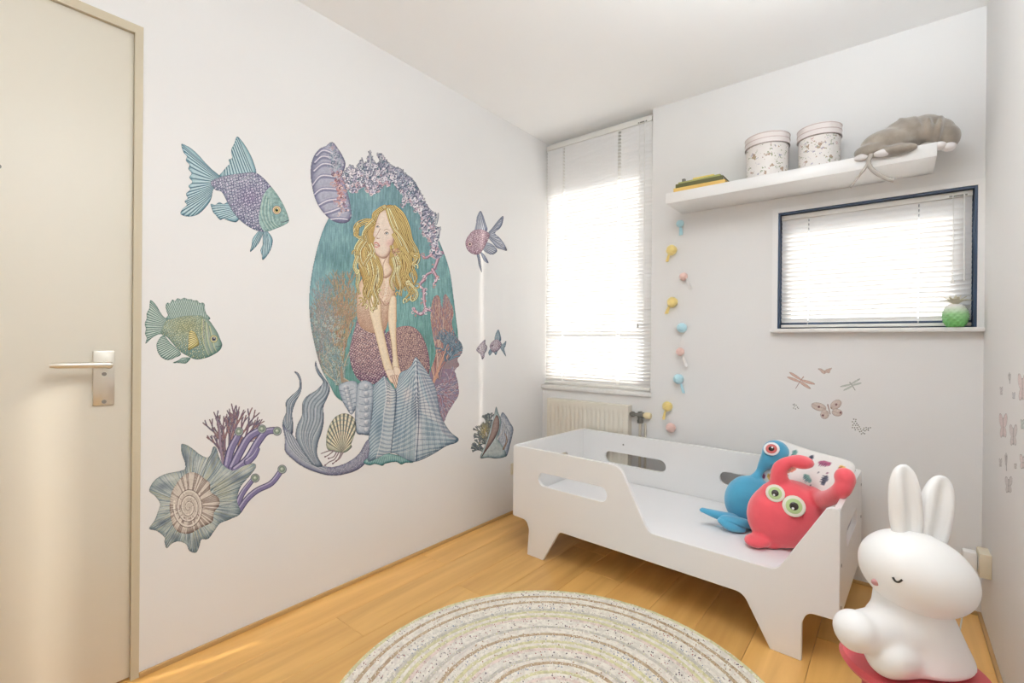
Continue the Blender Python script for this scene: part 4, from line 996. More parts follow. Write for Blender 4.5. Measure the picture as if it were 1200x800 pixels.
rb1 = [(369.8, 422.5), (372.5, 431), (378, 440), (385, 450), (386.3, 458), (383, 467), (379, 477), (379.6, 492), (377, 506), (372.5, 520), (372, 534), (378, 546), (367, 545), (358.5, 534), (350.5, 522), (346.5, 511), (348.5, 498), (354, 486), (354.5, 472), (360, 464), (371, 457), (378, 449), (377.5, 445), (372.5, 438), (369.5, 430)]
rb2 = [(344.6, 435.2), (349.5, 437), (353.2, 446), (352.6, 459), (346, 472), (342.5, 484), (343.5, 497), (342.5, 509), (337, 504), (331.5, 497), (332.5, 490), (335.5, 482), (335, 471), (341, 464), (349.5, 456), (351, 447), (348.5, 440)]
for rb_, ax in ((rb2, [(347, 437), (351.5, 447), (350, 459), (340, 471), (338.5, 484), (337.5, 496), (339, 507)]), (rb1, [(370.5, 424), (373, 436), (381, 446), (379, 460), (367, 474), (365.5, 492), (360, 510), (362, 526), (370, 543)])):
    mm = cv.solid(rb_, T_D, C(120, 134, 148), C(176, 186, 194), 3, nz=.05); cv.clip = mm; ax = crom(ax, 6); N_ = len(ax); tan = np.gradient(ax, axis=0); nn = np.c_[-tan[:, 1], tan[:, 0]]; nn /= np.linalg.norm(nn, axis=1)[:, None]+1e-9
    wv = 1.5+10.5*np.sin(np.pi*np.clip(np.linspace(0, 1, N_)*1.02, 0, 1))**1.1*(1.0 if rb_ is rb1 else .45)
    for k in range(-6, 7):
        f = k/6; P_ = ax+nn*(wv*f)[:, None]; cv.line(P_, .75 if k % 2 else 1.0, [T_L, C(78, 90, 108), C(160, 172, 184), C(96, 108, 124)][(k+6) % 4], .7, .6, smooth=False, keep=True)
    cv.clip = None
    e = np.clip(1-(blur(mm, 1)-.5)*2.2, 0, 1)*mm; cv.comp(e, C(60, 72, 88), .6, keep=True)
# hips and fish body
S_D, S_M, S_L = C(98, 68, 92), C(160, 124, 132), C(204, 168, 146)
back = [(452, 392), (460, 386), (472, 382), (484, 383), (493, 391), (500, 406), (503.5, 424), (502, 440), (492, 448), (470, 448), (455, 440), (448, 420)]
bb = cv.solid(back, S_D, C(158, 122, 128), C(206, 168, 146), 7, dirn=(-.1, -1), nz=.05)
scales(cv, bb, 448, 380, 506, 450, 2.8, 1.0, C(84, 54, 78), C(226, 190, 166), .75)
for k in range(26): cv.line([(456+k*1.7, 386+abs(k-11)*.5), (458+k*1.75, 448)], .5, C(110, 78, 92), .35, .5, keep=True)
hip = [(421, 372), (416, 384), (412, 398), (409.5, 414), (412, 430), (418.5, 443), (428, 449), (440, 450), (452, 444), (460, 430), (458, 410), (453, 395), (449, 378), (440, 372)]
hh = cv.solid(hip, S_D, C(158, 122, 134), C(204, 166, 150), 7, dirn=(-.3, -.9), nz=.05)
gm = hh*np.clip((cv.V-405)/40, 0, 1); cv.comp(gm, C(108, 74, 112), .35, keep=True)
scales(cv, hh, 408, 372, 462, 452, 3.3, 1.35, C(76, 48, 76), C(222, 196, 190), .8)
# torso
SK_D, SK_M, SK_L = C(165, 118, 88), C(216, 186, 154), C(240, 224, 204)
tor = [(429, 322), (422, 330), (419, 342), (418, 358), (419, 374), (424, 384), (436, 390), (450, 388), (455, 376), (458, 362), (462, 350), (463, 336), (459, 322), (454, 312), (445, 312)]
tt = cv.solid(tor, SK_D, C(208, 168, 134), C(232, 206, 178), 4, nz=.05)
cv.comp(tt*np.clip((cv.V-352)/25, 0, 1), C(188, 144, 118), .6, keep=True)
scales(cv, tt*(cv.V > 352), 416, 350, 458, 392, 2.0, 1.3, C(150, 105, 85), C(225, 195, 165), .45)
cv.line([(452, 316), (453, 330), (452, 344), (449, 352)], 5, C(238, 224, 208), .5, 2, keep=True)
for k in range(60): cv.dot(451+GW()*4.5, 345+GW()*7, .5, [C(205, 140, 120), C(235, 190, 170), C(180, 120, 110)][rng.randint(3)], .6, keep=True)
cv.line([(446, 350), (452, 358), (458, 352)], 1.1, C(150, 100, 84), .6, .8, keep=True)
# hair behind
H_D, H_M, H_L = C(112, 82, 38), C(216, 184, 106), C(250, 232, 170)
hb = [(451, 241), (461, 240.5), (470, 247), (476.5, 258), (480, 272), (483, 288), (485, 298), (482, 308), (479, 318), (479, 330), (472, 338), (465, 338), (459, 320), (450, 310), (444, 322), (440, 340), (434, 350), (428, 342), (424, 326), (420, 312), (420, 300), (424, 290), (429, 282), (427, 272), (430, 264), (437, 258), (437.5, 249)]
hm = cv.solid(hb, C(108, 78, 36), C(168, 128, 64), C(210, 172, 98), 3, nz=.15, edge=.4)
# neck and face
cv.solid([(444, 298), (456, 296), (456, 308), (460, 318), (452, 326), (443, 320), (446, 309)], C(170, 124, 98), C(216, 182, 154), C(238, 220, 200), 3)
cv.line([(454, 300), (449, 310), (450, 322)], 1.6, C(175, 130, 105), .55, .8, keep=True); cv.line([(447, 322), (452, 326), (458, 321)], 1, C(170, 120, 98), .5, .6, keep=True)
face = [(446, 249), (452, 246), (457, 250), (460, 260), (463, 270), (462, 281), (459, 290), (455.5, 299), (450, 303), (444, 301), (439.5, 296.5), (438, 291), (438.6, 287), (437.6, 284.5), (438.4, 281), (439.4, 278.6), (437.4, 275.6), (438.6, 269), (440.5, 262), (443, 254)]
fm = cv.solid(face, C(150, 104, 86), C(218, 188, 166), C(238, 222, 208), 3.5, dirn=(-.6, -.6), nz=.03)
cv.clip = fm
cv.comp(fm*np.exp(-(((cv.U-456)/4)**2+((cv.V-285)/4.5)**2)), C(220, 150, 140), .45, keep=True); cv.comp(fm*np.exp(-(((cv.U-443)/2.4)**2+((cv.V-288)/4)**2)), C(214, 150, 138), .4, keep=True)
for (ex, ey, sx_) in ((453.3, 273.2, 1), (442.8, 265.4, .7)):
    cv.dot(ex, ey, 2.2*sx_, C(200, 170, 150), .7); cv.dot(ex, ey, 1.5*sx_, C(238, 236, 230), .9); cv.dot(ex-.2, ey, 1.0*sx_, C(86, 104, 100), .95); cv.dot(ex-.2, ey, .5*sx_, C(30, 26, 24), .95)
    cv.line([(ex-2.6*sx_, ey+.6), (ex-.5, ey-1.6*sx_), (ex+2.4*sx_, ey+.2)], .8, C(110, 70, 56), .85, .5); cv.line([(ex-2.2*sx_, ey+1.6), (ex, ey+2.0*sx_), (ex+2.1*sx_, ey+1.2)], .5, C(160, 110, 96), .6)
    cv.line([(ex-3*sx_, ey-3.4), (ex, ey-4.8*sx_), (ex+3.2*sx_, ey-3)], .8, C(165, 120, 86), .65, .5)
cv.line([(445.5, 268), (442.5, 274), (440.4, 277.6), (442.5, 279.6), (445, 279)], .8, C(176, 120, 102), .7, .6); cv.dot(442.6, 279, .6, C(140, 84, 74), .7)
cv.line([(439, 285), (441.3, 284), (443.5, 286), (445, 288)], 1.4, C(196, 98, 92), .9, .7); cv.line([(439.4, 289), (441.6, 289.4), (444, 288.6)], 1.5, C(208, 120, 112), .85, .7); cv.line([(439, 286.8), (441.6, 286.8), (444.6, 288.3)], .5, C(120, 54, 52), .8)
cv.line([(440, 296.5), (445, 300.4), (451, 302), (455.5, 298)], 1.2, C(180, 130, 106), .5, .6)
cv.clip = None
# arms and hands
for arm in ([(434, 346), (432, 360), (436, 378), (441, 397), (446, 417), (451, 434), (456, 440), (461.5, 436), (457, 421), (451.5, 397), (447.5, 377), (446.5, 358), (444, 346)], [(458, 348), (455, 364), (455, 378), (458, 398), (460, 416), (460, 430), (464, 436), (468, 432), (465.6, 414), (464.5, 390), (464.8, 364), (464, 348)]):
    cv.solid(arm, C(164, 118, 84), C(222, 194, 156), C(242, 226, 200), 2.2, nz=.03)
for hand in ([(452, 434), (461, 433), (466, 440), (469, 448), (466.5, 452), (463, 448), (459, 449), (455, 443)], [(461, 430), (468, 431), (471, 440), (472.5, 449), (471, 455), (468, 452), (466, 444), (462, 438)]):
    cv.solid(hand, C(160, 110, 88), C(226, 196, 166), C(242, 224, 204), 1.6, nz=.02)
for a_, b_ in (((458, 441), (463.5, 454)), ((460.5, 440), (466, 456.5)), ((463, 440), (468.5, 455)), ((465.5, 440), (470.5, 456)), ((467.5, 441), (472.5, 452.5))):
    cv.line([a_, ((a_[0]+b_[0])/2+.4, (a_[1]+b_[1])/2-.4), b_], 2.3, C(150, 100, 84), .8, 1.6, keep=True); cv.line([a_, b_], 1.5, C(232, 200, 174), .95, 1.0, keep=True); cv.dot(b_[0], b_[1]-.4, .5, C(212, 130, 122), .9, keep=True)
# hair in front: long wavy locks
def lock(pts, w=1.1, n_=3, wav=1.2, ph=None):
    P_ = crom(pts, 9); tn = np.gradient(P_, axis=0); nn = np.c_[-tn[:, 1], tn[:, 0]]; nn /= np.linalg.norm(nn, axis=1)[:, None]+1e-9; t = np.linspace(0, 1, len(P_))
    ph = rng.uniform(0, 6.3) if ph is None else ph
    for k in range(n_):
        o_ = (k-(n_-1)/2)*w*1.5; Q_ = P_+nn*(o_+wav*np.sin(t*rng.uniform(7, 10)+ph)*t)[:, None]
        cv.line(Q_, w*1.9, H_D, .8, w*1.1, smooth=False); cv.line(Q_-[.2, .2], w*1.05, [H_M, H_L, C(226, 196, 120)][rng.randint(3)], .97, w*.5, smooth=False)
for P_ in ([(456, 243), (464, 252), (470, 268), (474, 284)], [(458, 243), (468, 254), (475, 272), (479, 290)], [(456, 245), (461, 256), (464, 270), (470, 284), (478, 296)], [(455, 244), (460, 262), (466, 274), (473, 290), (474, 306)], [(461, 243), (471, 252), (477, 266), (481, 282), (488, 294), (489, 303)],
           [(462, 246), (472, 262), (477, 280), (484, 296)], [(459, 244), (466, 260), (472, 276), (480, 292), (483, 308)]): lock(P_, 1.15, 4, .5)
for P_ in ([(462, 268), (470, 277), (476, 290), (480, 304), (484, 318), (486, 332)], [(461, 274), (467, 286), (472, 300), (474, 314), (470, 328), (476, 340)], [(459, 288), (461, 300), (464, 312), (462, 326), (466, 340)], [(470, 290), (478, 300), (481, 314), (475, 328), (480, 344), (486, 350)], [(482, 296), (488, 304), (483, 314), (488, 326), (484, 338)],
           [(464, 296), (469, 308), (467, 320), (471, 334), (468, 346)], [(474, 300), (479, 310), (477, 322), (484, 334), (481, 346), (474, 352)], [(460, 302), (462, 314), (459, 328), (462, 340)], [(486, 298), (490, 300), (488, 308), (484, 312)], [(477, 330), (483, 336), (488, 345), (485, 352), (478, 350)]): lock(P_, 1.0, 3, 1.6)
for P_ in ([(452, 242), (444, 246), (440, 254), (436, 262), (428, 262), (421, 266), (419, 274)], [(448, 244), (439, 250), (437, 258), (428, 259), (418, 264), (416, 274), (421, 279)], [(438, 258), (430, 266), (428, 276), (433, 286), (435, 298)], [(436, 262), (427, 272), (427, 284), (433, 294), (436, 306), (431, 318)],
           [(424, 280), (418, 290), (418, 302), (424, 312), (430, 322)], [(428, 282), (421, 294), (422, 306), (430, 316), (436, 328)], [(430, 290), (428, 300), (434, 310), (440, 322), (440, 338)], [(437, 296), (441, 306), (444, 318), (443, 334), (439, 350), (441, 362)], [(436, 302), (439, 316), (438, 332), (434, 348), (436, 362)],
           [(431, 306), (434, 322), (431, 338), (427, 350), (423, 358)], [(419, 300), (416, 312), (420, 322), (418, 334), (422, 344)], [(426, 312), (430, 326), (427, 340), (431, 352)], [(441, 304), (446, 314), (446, 328), (442, 342), (445, 356)], [(434, 286), (437, 294), (432, 302), (428, 312)], [(421, 262), (417, 270), (420, 278), (426, 280)], [(440, 322), (437, 338), (440, 352), (437, 364)]): lock(P_, 1.05, 3, 1.3)
for k in range(26): u, v = 463.5+GW()*2.2, 294.5+GW()*2.4; squig(cv, u, v, rng.uniform(.6, 1.6), .8, [C(205, 150, 128), C(228, 198, 160), C(140, 96, 70)][rng.randint(3)], .8)
for (u, v, r) in ((419, 268, 4), (417, 275, 3), (416, 296, 3.4), (418, 318, 3), (423, 352, 3), (489, 300, 3.6), (487, 312, 3), (489, 334, 3.4), (484, 350, 3.6), (475, 352, 3), (466, 344, 2.6), (438, 362, 3), (428, 358, 3), (483, 342, 3), (434, 300, 3), (430, 330, 3.2), (473, 322, 3.2), (468, 308, 3), (478, 332, 3), (445, 340, 2.6)):
    a0 = rng.uniform(0, 6.28); sg = rng.choice([-1, 1]); P_ = [(u+r*(1-t*.75)*math.cos(a0+sg*t*5.5), v+r*(1-t*.75)*1.15*math.sin(a0+sg*t*5.5)) for t in np.linspace(0, 1, 12)]
    cv.line(P_, 1.9, H_D, .75, 1, smooth=False); cv.line(P_, 1.15, [H_L, H_M][rng.randint(2)], .95, .5, smooth=False)
# conch
K_D, K_M, K_L = C(78, 102, 122), C(138, 162, 176), C(200, 208, 212)
for P_, cc in (([(397, 452), (403, 448), (412, 446), (419, 449), (421, 462), (418, 476), (412, 485.5), (406, 478), (401, 469), (398, 460)], 0), ([(419, 452), (424, 446.5), (430, 446), (437, 451), (438.5, 466), (436, 486), (434, 508), (426, 509), (418, 507), (416, 490), (417, 472)], 1)):
    mm = cv.solid(P_, C(82, 98, 118), C(146, 160, 176), C(204, 208, 214), 3, nz=.1); cv.clip = mm
    for k in range(7):
        if cc: v = 452+k*8.5; u = 429
        else: v = 453+k*5; u = 405+k*1.1
        cv.dot(u+.8, v+1.8, 3.2, C(88, 102, 124), .35, keep=True); cv.dot(u, v, 2.4, C(206, 206, 212), .55, keep=True); cv.dot(u-.5, v-.6, 1.2, C(228, 226, 226), .6, keep=True)
        cv.line([(u-8, v+4), (u, v+5.2), (u+9, v+3)], .8, C(80, 94, 118), .5, .6, keep=True)
        if not cc: cv.dot(u+8, v+1, 1.8, C(196, 200, 208), .5, keep=True)
    cv.clip = None
rim = [(426, 541), (436, 534), (452, 531), (465, 533), (476, 537), (484.5, 541.5), (476, 542), (470, 544), (464, 541), (452, 543), (448, 545.5), (440, 543.5), (432, 545)]
cv.solid(rim, C(48, 104, 108), C(96, 150, 152), C(160, 195, 192), 2)
for k in range(20): cv.line([(430+k*2.7, 543-.03*k), (436+k*2.2, 534)], .5, C(50, 96, 100), .5, .4, keep=True)
con = [(437.5, 453), (444, 446), (450.4, 440.5), (455, 446), (463.5, 456), (467, 442), (470, 436), (477.5, 432.5), (482.7, 427), (487, 418.2), (493, 425), (502, 438), (510.5, 455), (516.5, 486), (527, 505), (537, 513.5), (534.5, 518.5), (523, 522.5), (505.5, 533), (486, 541), (474, 537), (462, 531), (452, 532), (440, 538), (431, 540), (433, 526), (432, 514), (434, 500), (437, 476)]
cm = cv.solid(con, K_D, C(138, 162, 176), C(186, 200, 208), 5, nz=.05)
cv.clip = cm
def along(P_, t): P_ = np.array(P_, float); return np.array([np.interp(t, np.linspace(0, 1, len(P_)), P_[:, i]) for i in (0, 1)])
eA = crom([(438, 452), (437, 476), (433, 510), (434, 538)], 8); rA = crom([(450.4, 441), (453, 462), (450, 484), (447, 512), (441, 537)], 8)
gB = crom([(460, 452), (464.4, 462), (462, 494), (458, 531)], 8); rC = crom([(487, 419), (488, 462), (489, 489), (486, 541)], 8)
eR = crom([(487.5, 419), (502, 438), (511, 456), (516.5, 487), (534, 516), (505, 533)], 8)
# light planes and shadow planes of the big folds
cv.comp(cv.poly(list(rA)+list(gB)[::-1], False)*cm, C(176, 186, 194), .55, keep=True)
cv.comp(cv.poly(list(gB)+list(rC)[::-1], False)*cm, C(150, 172, 184), .45, keep=True)
cv.comp(cv.poly([(488, 421), (493, 440), (503, 470), (512, 492), (520, 508), (534, 515), (516, 487), (510.5, 455), (502, 438)])*cm, C(160, 158, 172), .55, keep=True)
cv.comp(cv.poly([(489, 440), (496, 462), (508, 484), (514, 496), (496, 484), (490, 470)])*cm, C(216, 210, 208), .6, keep=True)
for (x0, y0, sx_, sy_, cc, al) in ((456, 468, 4, 14, C(222, 208, 198), .6), (478, 462, 6, 10, C(222, 206, 200), .75), (476, 445, 5, 7, C(150, 180, 184), .5), (444, 500, 6, 18, C(96, 126, 150), .6), (492, 506, 5, 20, C(220, 216, 214), .75), (470, 508, 8, 12, C(120, 150, 172), .4), (503, 505, 8, 12, C(112, 140, 162), .5), (452, 515, 5, 12, C(190, 204, 212), .5), (488, 476, 4.5, 15, C(64, 80, 106), .8), (463.5, 480, 1.6, 30, C(74, 96, 118), .6)):
    cv.comp(cm*np.exp(-(((cv.U-x0)/sx_)**2+((cv.V-y0)/sy_)**2)), cc, al, keep=True)
for k in range(46):
    t = k/45; lt_ = k % 2
    p, q = along(eA, t), along(rA, max(0, t-.05)); cv.line([p, (p+q)/2+[0, -1.5], q], .9, [C(84, 110, 132), C(196, 208, 214)][lt_], .42, .7, keep=True)
    p, q = along(rA, t*.95), along(gB, min(1, t*.95+.08)); cv.line([p, (p+q)/2+[.5, 1.2], q], .9, [C(110, 122, 140), C(228, 220, 214)][lt_], .5, .7, keep=True)
for k in range(52):
    t = k/51; lt_ = k % 2; p, q = along(gB, t), along(rC, max(0, t-.12)); cv.line([p, (p+q)/2+[0, 1.6], q], .9, [C(96, 118, 142), C(214, 216, 216)][lt_], .5, .7, keep=True)
    p, q = along(rC, t), along(eR, min(1, t*.85+.10)); cv.line([p, (p+q)/2+[.5, -.8], q], .9, [C(98, 116, 142), C(210, 214, 218)][lt_], .5, .7, keep=True)
for k in range(17):
    u = 464+k*4; cv.line([(487+(u-487)*.25, 440), (487+(u-487)*.7, 485), (u, 540)], .6, [C(86, 104, 130), C(206, 204, 208)][k % 2], .4, .6, keep=True)
for P_ in (rA, rC): cv.line(P_, 1.4, C(222, 220, 220), .55, .8, smooth=False, keep=True)
for P_ in (gB,): cv.line(P_, 1.6, C(66, 84, 106), .6, 1, smooth=False, keep=True)
cv.line(rC+[1.8, 4], 1.6, C(66, 80, 104), .5, 1, smooth=False, keep=True)
for (u, v) in crom([(453, 441), (455, 452), (455, 470)], 6): cv.line([(u-2, v+2), (u, v), (u+2, v+2.4)], .7, C(80, 96, 118), .5, .6, keep=True)
for k in range(24): t = k/24; p = along(rC, t*.55); cv.line([p+[-2.4, 2.6], p, p+[2.4, 2.6]], .8, [C(86, 98, 122), C(226, 222, 220)][k % 2], .6, .6, keep=True)
cv.clip = None
e = np.clip(1-(blur(cm, 1)-.5)*2.2, 0, 1)*cm; cv.comp(e, C(72, 92, 112), .6, keep=True)
sticker('mermaid_sticker', cv, 'left', (.0025, .0022), 'large wall sticker of a blonde mermaid on a conch shell in a teal oval')

# ---- scallop beside the tail
cv = Canvas(376, 478, 424, 552, 5)
sc = [(404, 484.2), (410, 486), (415, 490), (417.4, 500), (415, 511), (411.5, 520), (412, 524), (404, 530), (392, 529), (383.5, 525.5), (382.5, 512), (385.5, 500), (391, 490.5), (397, 486)]
mm = cv.solid(sc, C(104, 118, 110), C(176, 174, 150), C(214, 206, 180), 3, nz=.05); cv.clip = mm
for k in range(13):
    t = k/12; a_ = -2.75+2.15*t; R_ = 46; q = (401+R_*math.cos(a_)*.62, 529.7+R_*math.sin(a_)); cv.line([(401, 529.5), q], .5, C(96, 98, 92), .75, 2.0, keep=True)
    a_ += .09; q = (401+R_*math.cos(a_)*.62, 529.7+R_*math.sin(a_)); cv.line([(401, 529.5), q], .4, C(228, 216, 184), .7, 1.7, keep=True)
for r_ in (.55, .7, .82, .92):
    cv.line([(401+46*r_*math.cos(a_)*.62, 529.7+46*r_*math.sin(a_)) for a_ in np.linspace(-2.8, -.5, 12)], 1.2, C(110, 140, 140), .35, 1.2, keep=True)
cv.clip = None
for P_ in ([(392, 528), (386, 528), (380, 530), (374.5, 532)], [(394, 530), (391, 535), (385, 537)], [(397, 530), (392, 538), (386, 541), (381, 545)], [(400, 530), (396, 538), (390, 543)], [(390, 529), (385, 533), (381, 535)], [(402, 530), (398, 537), (394, 540)]):
    cv.line(P_, 1.3, C(150, 130, 135), .9, .8); cv.dot(P_[-1][0], P_[-1][1], .9, C(120, 70, 100), .95)
sticker('scallop_sticker', cv, 'left', (.0018, .0016), 'small ribbed scallop shell sticker above the mermaid tail')

# ---- big purple fish
F_D, F_M, F_L = C(62, 104, 124), C(128, 166, 176), C(184, 208, 212)
def finp(cv, pts, root, tips, n, D=F_D, M=F_M, L=F_L, w=.55, bend=0, r=2.5):
    cv.solid(pts, D, M, L, r, nz=.05, edge=.6); rays_fan(cv, pts, root, tips, n, D*.95, L, w, .75, bend)
cv = Canvas(206, 154, 346, 310, 4)
finp(cv, [(212.5, 169), (217, 170), (224, 174), (232, 181), (240, 190), (249, 199), (257, 206), (256, 214), (250, 222), (247, 234), (240, 244), (232, 251), (224, 253.5), (216, 253), (211.4, 250), (214, 245), (219, 240), (216.5, 236), (220, 232), (218, 227), (223, 222), (221, 218), (225.5, 213), (222, 208), (224.5, 203), (221, 198), (222, 193), (218, 188), (219, 183), (215, 178)], [(256, 206), (253, 212), (250, 220), (247, 231)], [(212, 168), (219, 185), (224, 212), (217, 232), (209, 248), (224, 256)], 20, w=.8)
finp(cv, [(277.8, 160), (284, 166), (290, 175), (296, 187), (300, 203), (290, 206), (275, 207), (257.5, 207), (261, 201), (266, 195), (269, 192), (268, 187), (272, 185), (271, 176), (274.5, 168)], [(298, 205), (280, 206), (260, 208)], [(279, 160), (271, 178), (262, 200)], 12, w=.8)
finp(cv, [(247, 239), (252, 240), (257, 237), (262, 239), (268, 237), (275, 244), (281, 253), (277, 260), (268, 258.5), (262, 256), (258, 257.5), (253, 252), (249.5, 248)], [(270, 238), (278, 252)], [(246, 238), (252, 250), (262, 258)], 9, w=.6)
finp(cv, [(305, 269), (300, 274), (296, 280), (295, 287), (293, 295), (298, 291), (303, 285), (307, 277), (309, 270)], [(304, 270), (309, 271)], [(292, 292), (304, 292)], 5, w=.6)
finp(cv, [(310, 269), (316, 274), (319.5, 281), (318, 290), (314, 298), (308, 304.5), (307, 299), (305.5, 293), (308, 286), (308, 277)], [(309, 270), (314, 273)], [(303, 302), (318, 298)], 6, w=.6)
body_ = [(247, 213), (257.5, 207.5), (268, 205), (282, 203), (298, 202), (308, 208), (318, 219), (327, 231), (334, 244), (338.5, 258), (334, 263), (325, 267), (311.5, 271.5), (298, 269), (285, 261), (275, 251), (267, 238), (260, 225), (252, 222)]
mm = cv.solid(body_, C(88, 104, 124), C(134, 136, 156), C(172, 176, 188), 6, nz=.08)
cv.comp(mm*np.exp(-(((cv.U-293)/14)**2+((cv.V-232)/13)**2)), C(128, 98, 140), .55, keep=True)
scales(cv, mm*(cv.U < 322), 244, 200, 322, 272, 4.2, .55, C(86, 84, 120), C(206, 198, 214), .75)
hd_ = cv.poly([(318, 219), (327, 231), (334, 244), (338.5, 258), (334, 263), (325, 267), (311.5, 271.5), (304, 262), (304, 250), (306, 238), (309, 228)])
cv.comp(hd_*mm, (C(140, 174, 166)+(fbm(cv.U*.4, cv.V*.4)[..., None]-.5)*.25), .92, keep=True); cv.clip = mm*hd_
for k in range(9): cv.line([(309+k*1.2, 226+k*1.5), (304+k*2.1, 244+k*.8), (307+k*2.0, 258+k*.4), (314+k*2, 270-k*.5)], .8, [C(90, 130, 124), C(190, 206, 188)][k % 2], .6, .6, keep=True)
for r_ in (9, 7.4, 6): cv.line([(324.3+r_*math.cos(t)*.8, 246+r_*math.sin(t)) for t in np.linspace(.5, 6, 16)], .7, C(104, 140, 140), .6, keep=True)
cv.clip = None
for r_, c_ in ((5.2, C(120, 120, 100)), (4.6, C(222, 190, 160)), (3.6, C(150, 110, 70)), (3.0, C(205, 190, 120)), (1.9, C(40, 44, 34))): cv.dot(324.3, 246, r_, c_, .95, keep=True)
cv.dot(325, 244.8, .6, C(235, 235, 225), .9, keep=True); cv.line([(338, 258), (333, 260), (329, 260)], 1.3, C(76, 84, 104), .8, .6, keep=True)
e = np.clip(1-(blur(mm, 1)-.5)*2.2, 0, 1)*mm; cv.comp(e, C(82, 92, 116), .5, keep=True)
sticker('fish_sticker', cv, 'left', (.0015, .0013), 'large purple and blue goldfish sticker high on the wall beside the door')

# ---- green fish
cv = Canvas(166, 344, 266, 430, 6)
G_D, G_M, G_L = C(74, 112, 106), C(128, 158, 148), C(186, 202, 192)
finp(cv, [(176, 352), (180, 354), (184, 359), (188, 366), (193, 372), (199.5, 375), (198, 384), (192, 390.5), (185, 392), (178, 396), (170.6, 402.5), (172, 396), (170, 391), (171, 385), (169.6, 379), (172, 373), (172, 367), (175, 361)], [(198, 375), (195, 381), (192, 390)], [(175, 352), (169, 377), (170, 403)], 17, G_D, G_M, G_L, .6)
finp(cv, [(194, 358), (196.5, 354.5), (199, 355.5), (202, 351), (205, 352.5), (208, 349.5), (212, 350.5), (216, 348.8), (220, 350.5), (224, 350.5), (227, 352), (231, 352), (234, 355), (237, 354.5), (239.5, 356), (240, 362), (241.5, 367), (243.5, 375), (198, 375), (197, 369), (195.4, 365)], [(200, 376), (244, 376)], [(190, 356), (206, 348), (222, 345), (241, 354)], 26, G_D, G_M, G_L, .55, .02)
finp(cv, [(191.3, 393), (200, 402), (212, 414), (205, 419), (196.8, 421.8), (190, 419), (185.8, 414), (183.8, 408), (184.2, 401)], [(192, 394), (212, 413)], [(182, 396), (184, 412), (198, 424)], 14, G_D, G_M, G_L, .6)
finp(cv, [(223, 419), (221, 423), (217, 425.8), (210, 425.2), (202.6, 425), (209, 422), (214, 419)], [(223, 420), (218, 418)], [(202, 425), (218, 427)], 5, G_D, G_M, G_L, .5)
body_ = [(194, 376), (204, 373), (216, 370), (228, 369.5), (237, 370), (245, 375.4), (250, 382), (254.5, 389), (258, 397), (260.3, 404), (257.3, 410.5), (250, 415.5), (242, 419), (230, 421), (220, 417), (211, 411.5), (203, 403), (196, 395), (188.5, 390)]
mm = cv.solid(body_, G_D, C(132, 156, 142), C(176, 190, 172), 5, nz=.06)
cv.comp(mm*np.exp(-(((cv.U-219)/16)**2+((cv.V-382)/11)**2)), C(166, 160, 104), .7, keep=True)
cv.comp(mm*np.exp(-(((cv.U-225)/18)**2+((cv.V-411)/9)**2)), C(84, 126, 128), .7, keep=True)
scales(cv, mm*(cv.U < 240), 190, 368, 242, 422, 3.0, .3, C(92, 112, 92), C(206, 204, 160), .6)
cv.clip = mm
for k in range(8): cv.line([(236+k*1.4, 372+k*1.5), (235+k*2, 388+k), (237+k*2, 402+k*.5), (243+k*1.5, 417-k*.8)], 1.0, [C(104, 124, 84), C(212, 200, 134), C(150, 140, 130)][k % 3], .55, .7, keep=True)
cv.clip = None
finp(cv, [(222, 388), (228, 389), (232, 397), (233, 404), (226, 408), (220.5, 410), (221, 400)], [(232, 401), (228, 390)], [(219, 411), (221, 387)], 8, C(120, 110, 60), C(190, 176, 104), C(226, 212, 150), .55)
for r_, c_ in ((4.6, C(130, 130, 92)), (3.9, C(206, 198, 140)), (2.8, C(120, 124, 130)), (1.7, C(52, 50, 66))): cv.dot(250.6, 397, r_, c_, .9, keep=True)
cv.dot(251, 396, .6, C(230, 230, 230), .9, keep=True); cv.line([(260, 404.5), (256, 406), (253, 405.5)], .9, C(70, 90, 96), .8, .5, keep=True)
sticker('fish_sticker', cv, 'left', (.0011, .0010), 'small green and yellow tropical fish sticker nearest the door frame')

# ---- spiny shell with purple coral
cv = Canvas(170, 462, 338, 652, 4)
RC = [C(150, 120, 140), C(168, 128, 132), C(130, 116, 140)]
for (x, y, a_, L) in ((264, 548, -1.85, 26), (266, 545, -1.62, 30), (268, 543, -1.45, 32), (272, 540, -1.15, 30), (276, 532, -.95, 26), (270, 530, -1.5, 26)):
    branch(cv, x, y, a_, L*.60, 2.6, 4, RC, .34, .12, keep=False, up=a_)
cv.line([(262, 548), (258, 520), (257, 500), (253, 490)], 3, C(150, 130, 150), .95, 1.6)
PUR = (C(88, 84, 124), C(132, 122, 168), C(180, 172, 204))
def tubec(P_, w0, w1):
    cv.line(P_, w0*1.1, PUR[0], .97, w1*1.1); cv.line(P_, w0*.8, PUR[1], .9, w1*.8, keep=True); cv.line([(u-.15*w0, v-.2*w0) for u, v in P_], w0*.25, PUR[2], .8, w1*.25, keep=True)
tubec([(266, 546), (270, 528), (277, 514), (280, 508)], 9, 7); tubec([(272, 548), (282, 528), (292, 512), (305, 504)], 9, 7.5); tubec([(276, 550), (290, 538), (302, 518), (312, 506), (323, 504)], 9, 7)
tubec([(290, 541), (298, 534), (303, 526)], 8, 3); tubec([(278, 592), (284, 578), (296, 562)], 7, 5); tubec([(280, 598), (290, 584), (302, 574), (318, 566), (329, 552)], 6.5, 6)
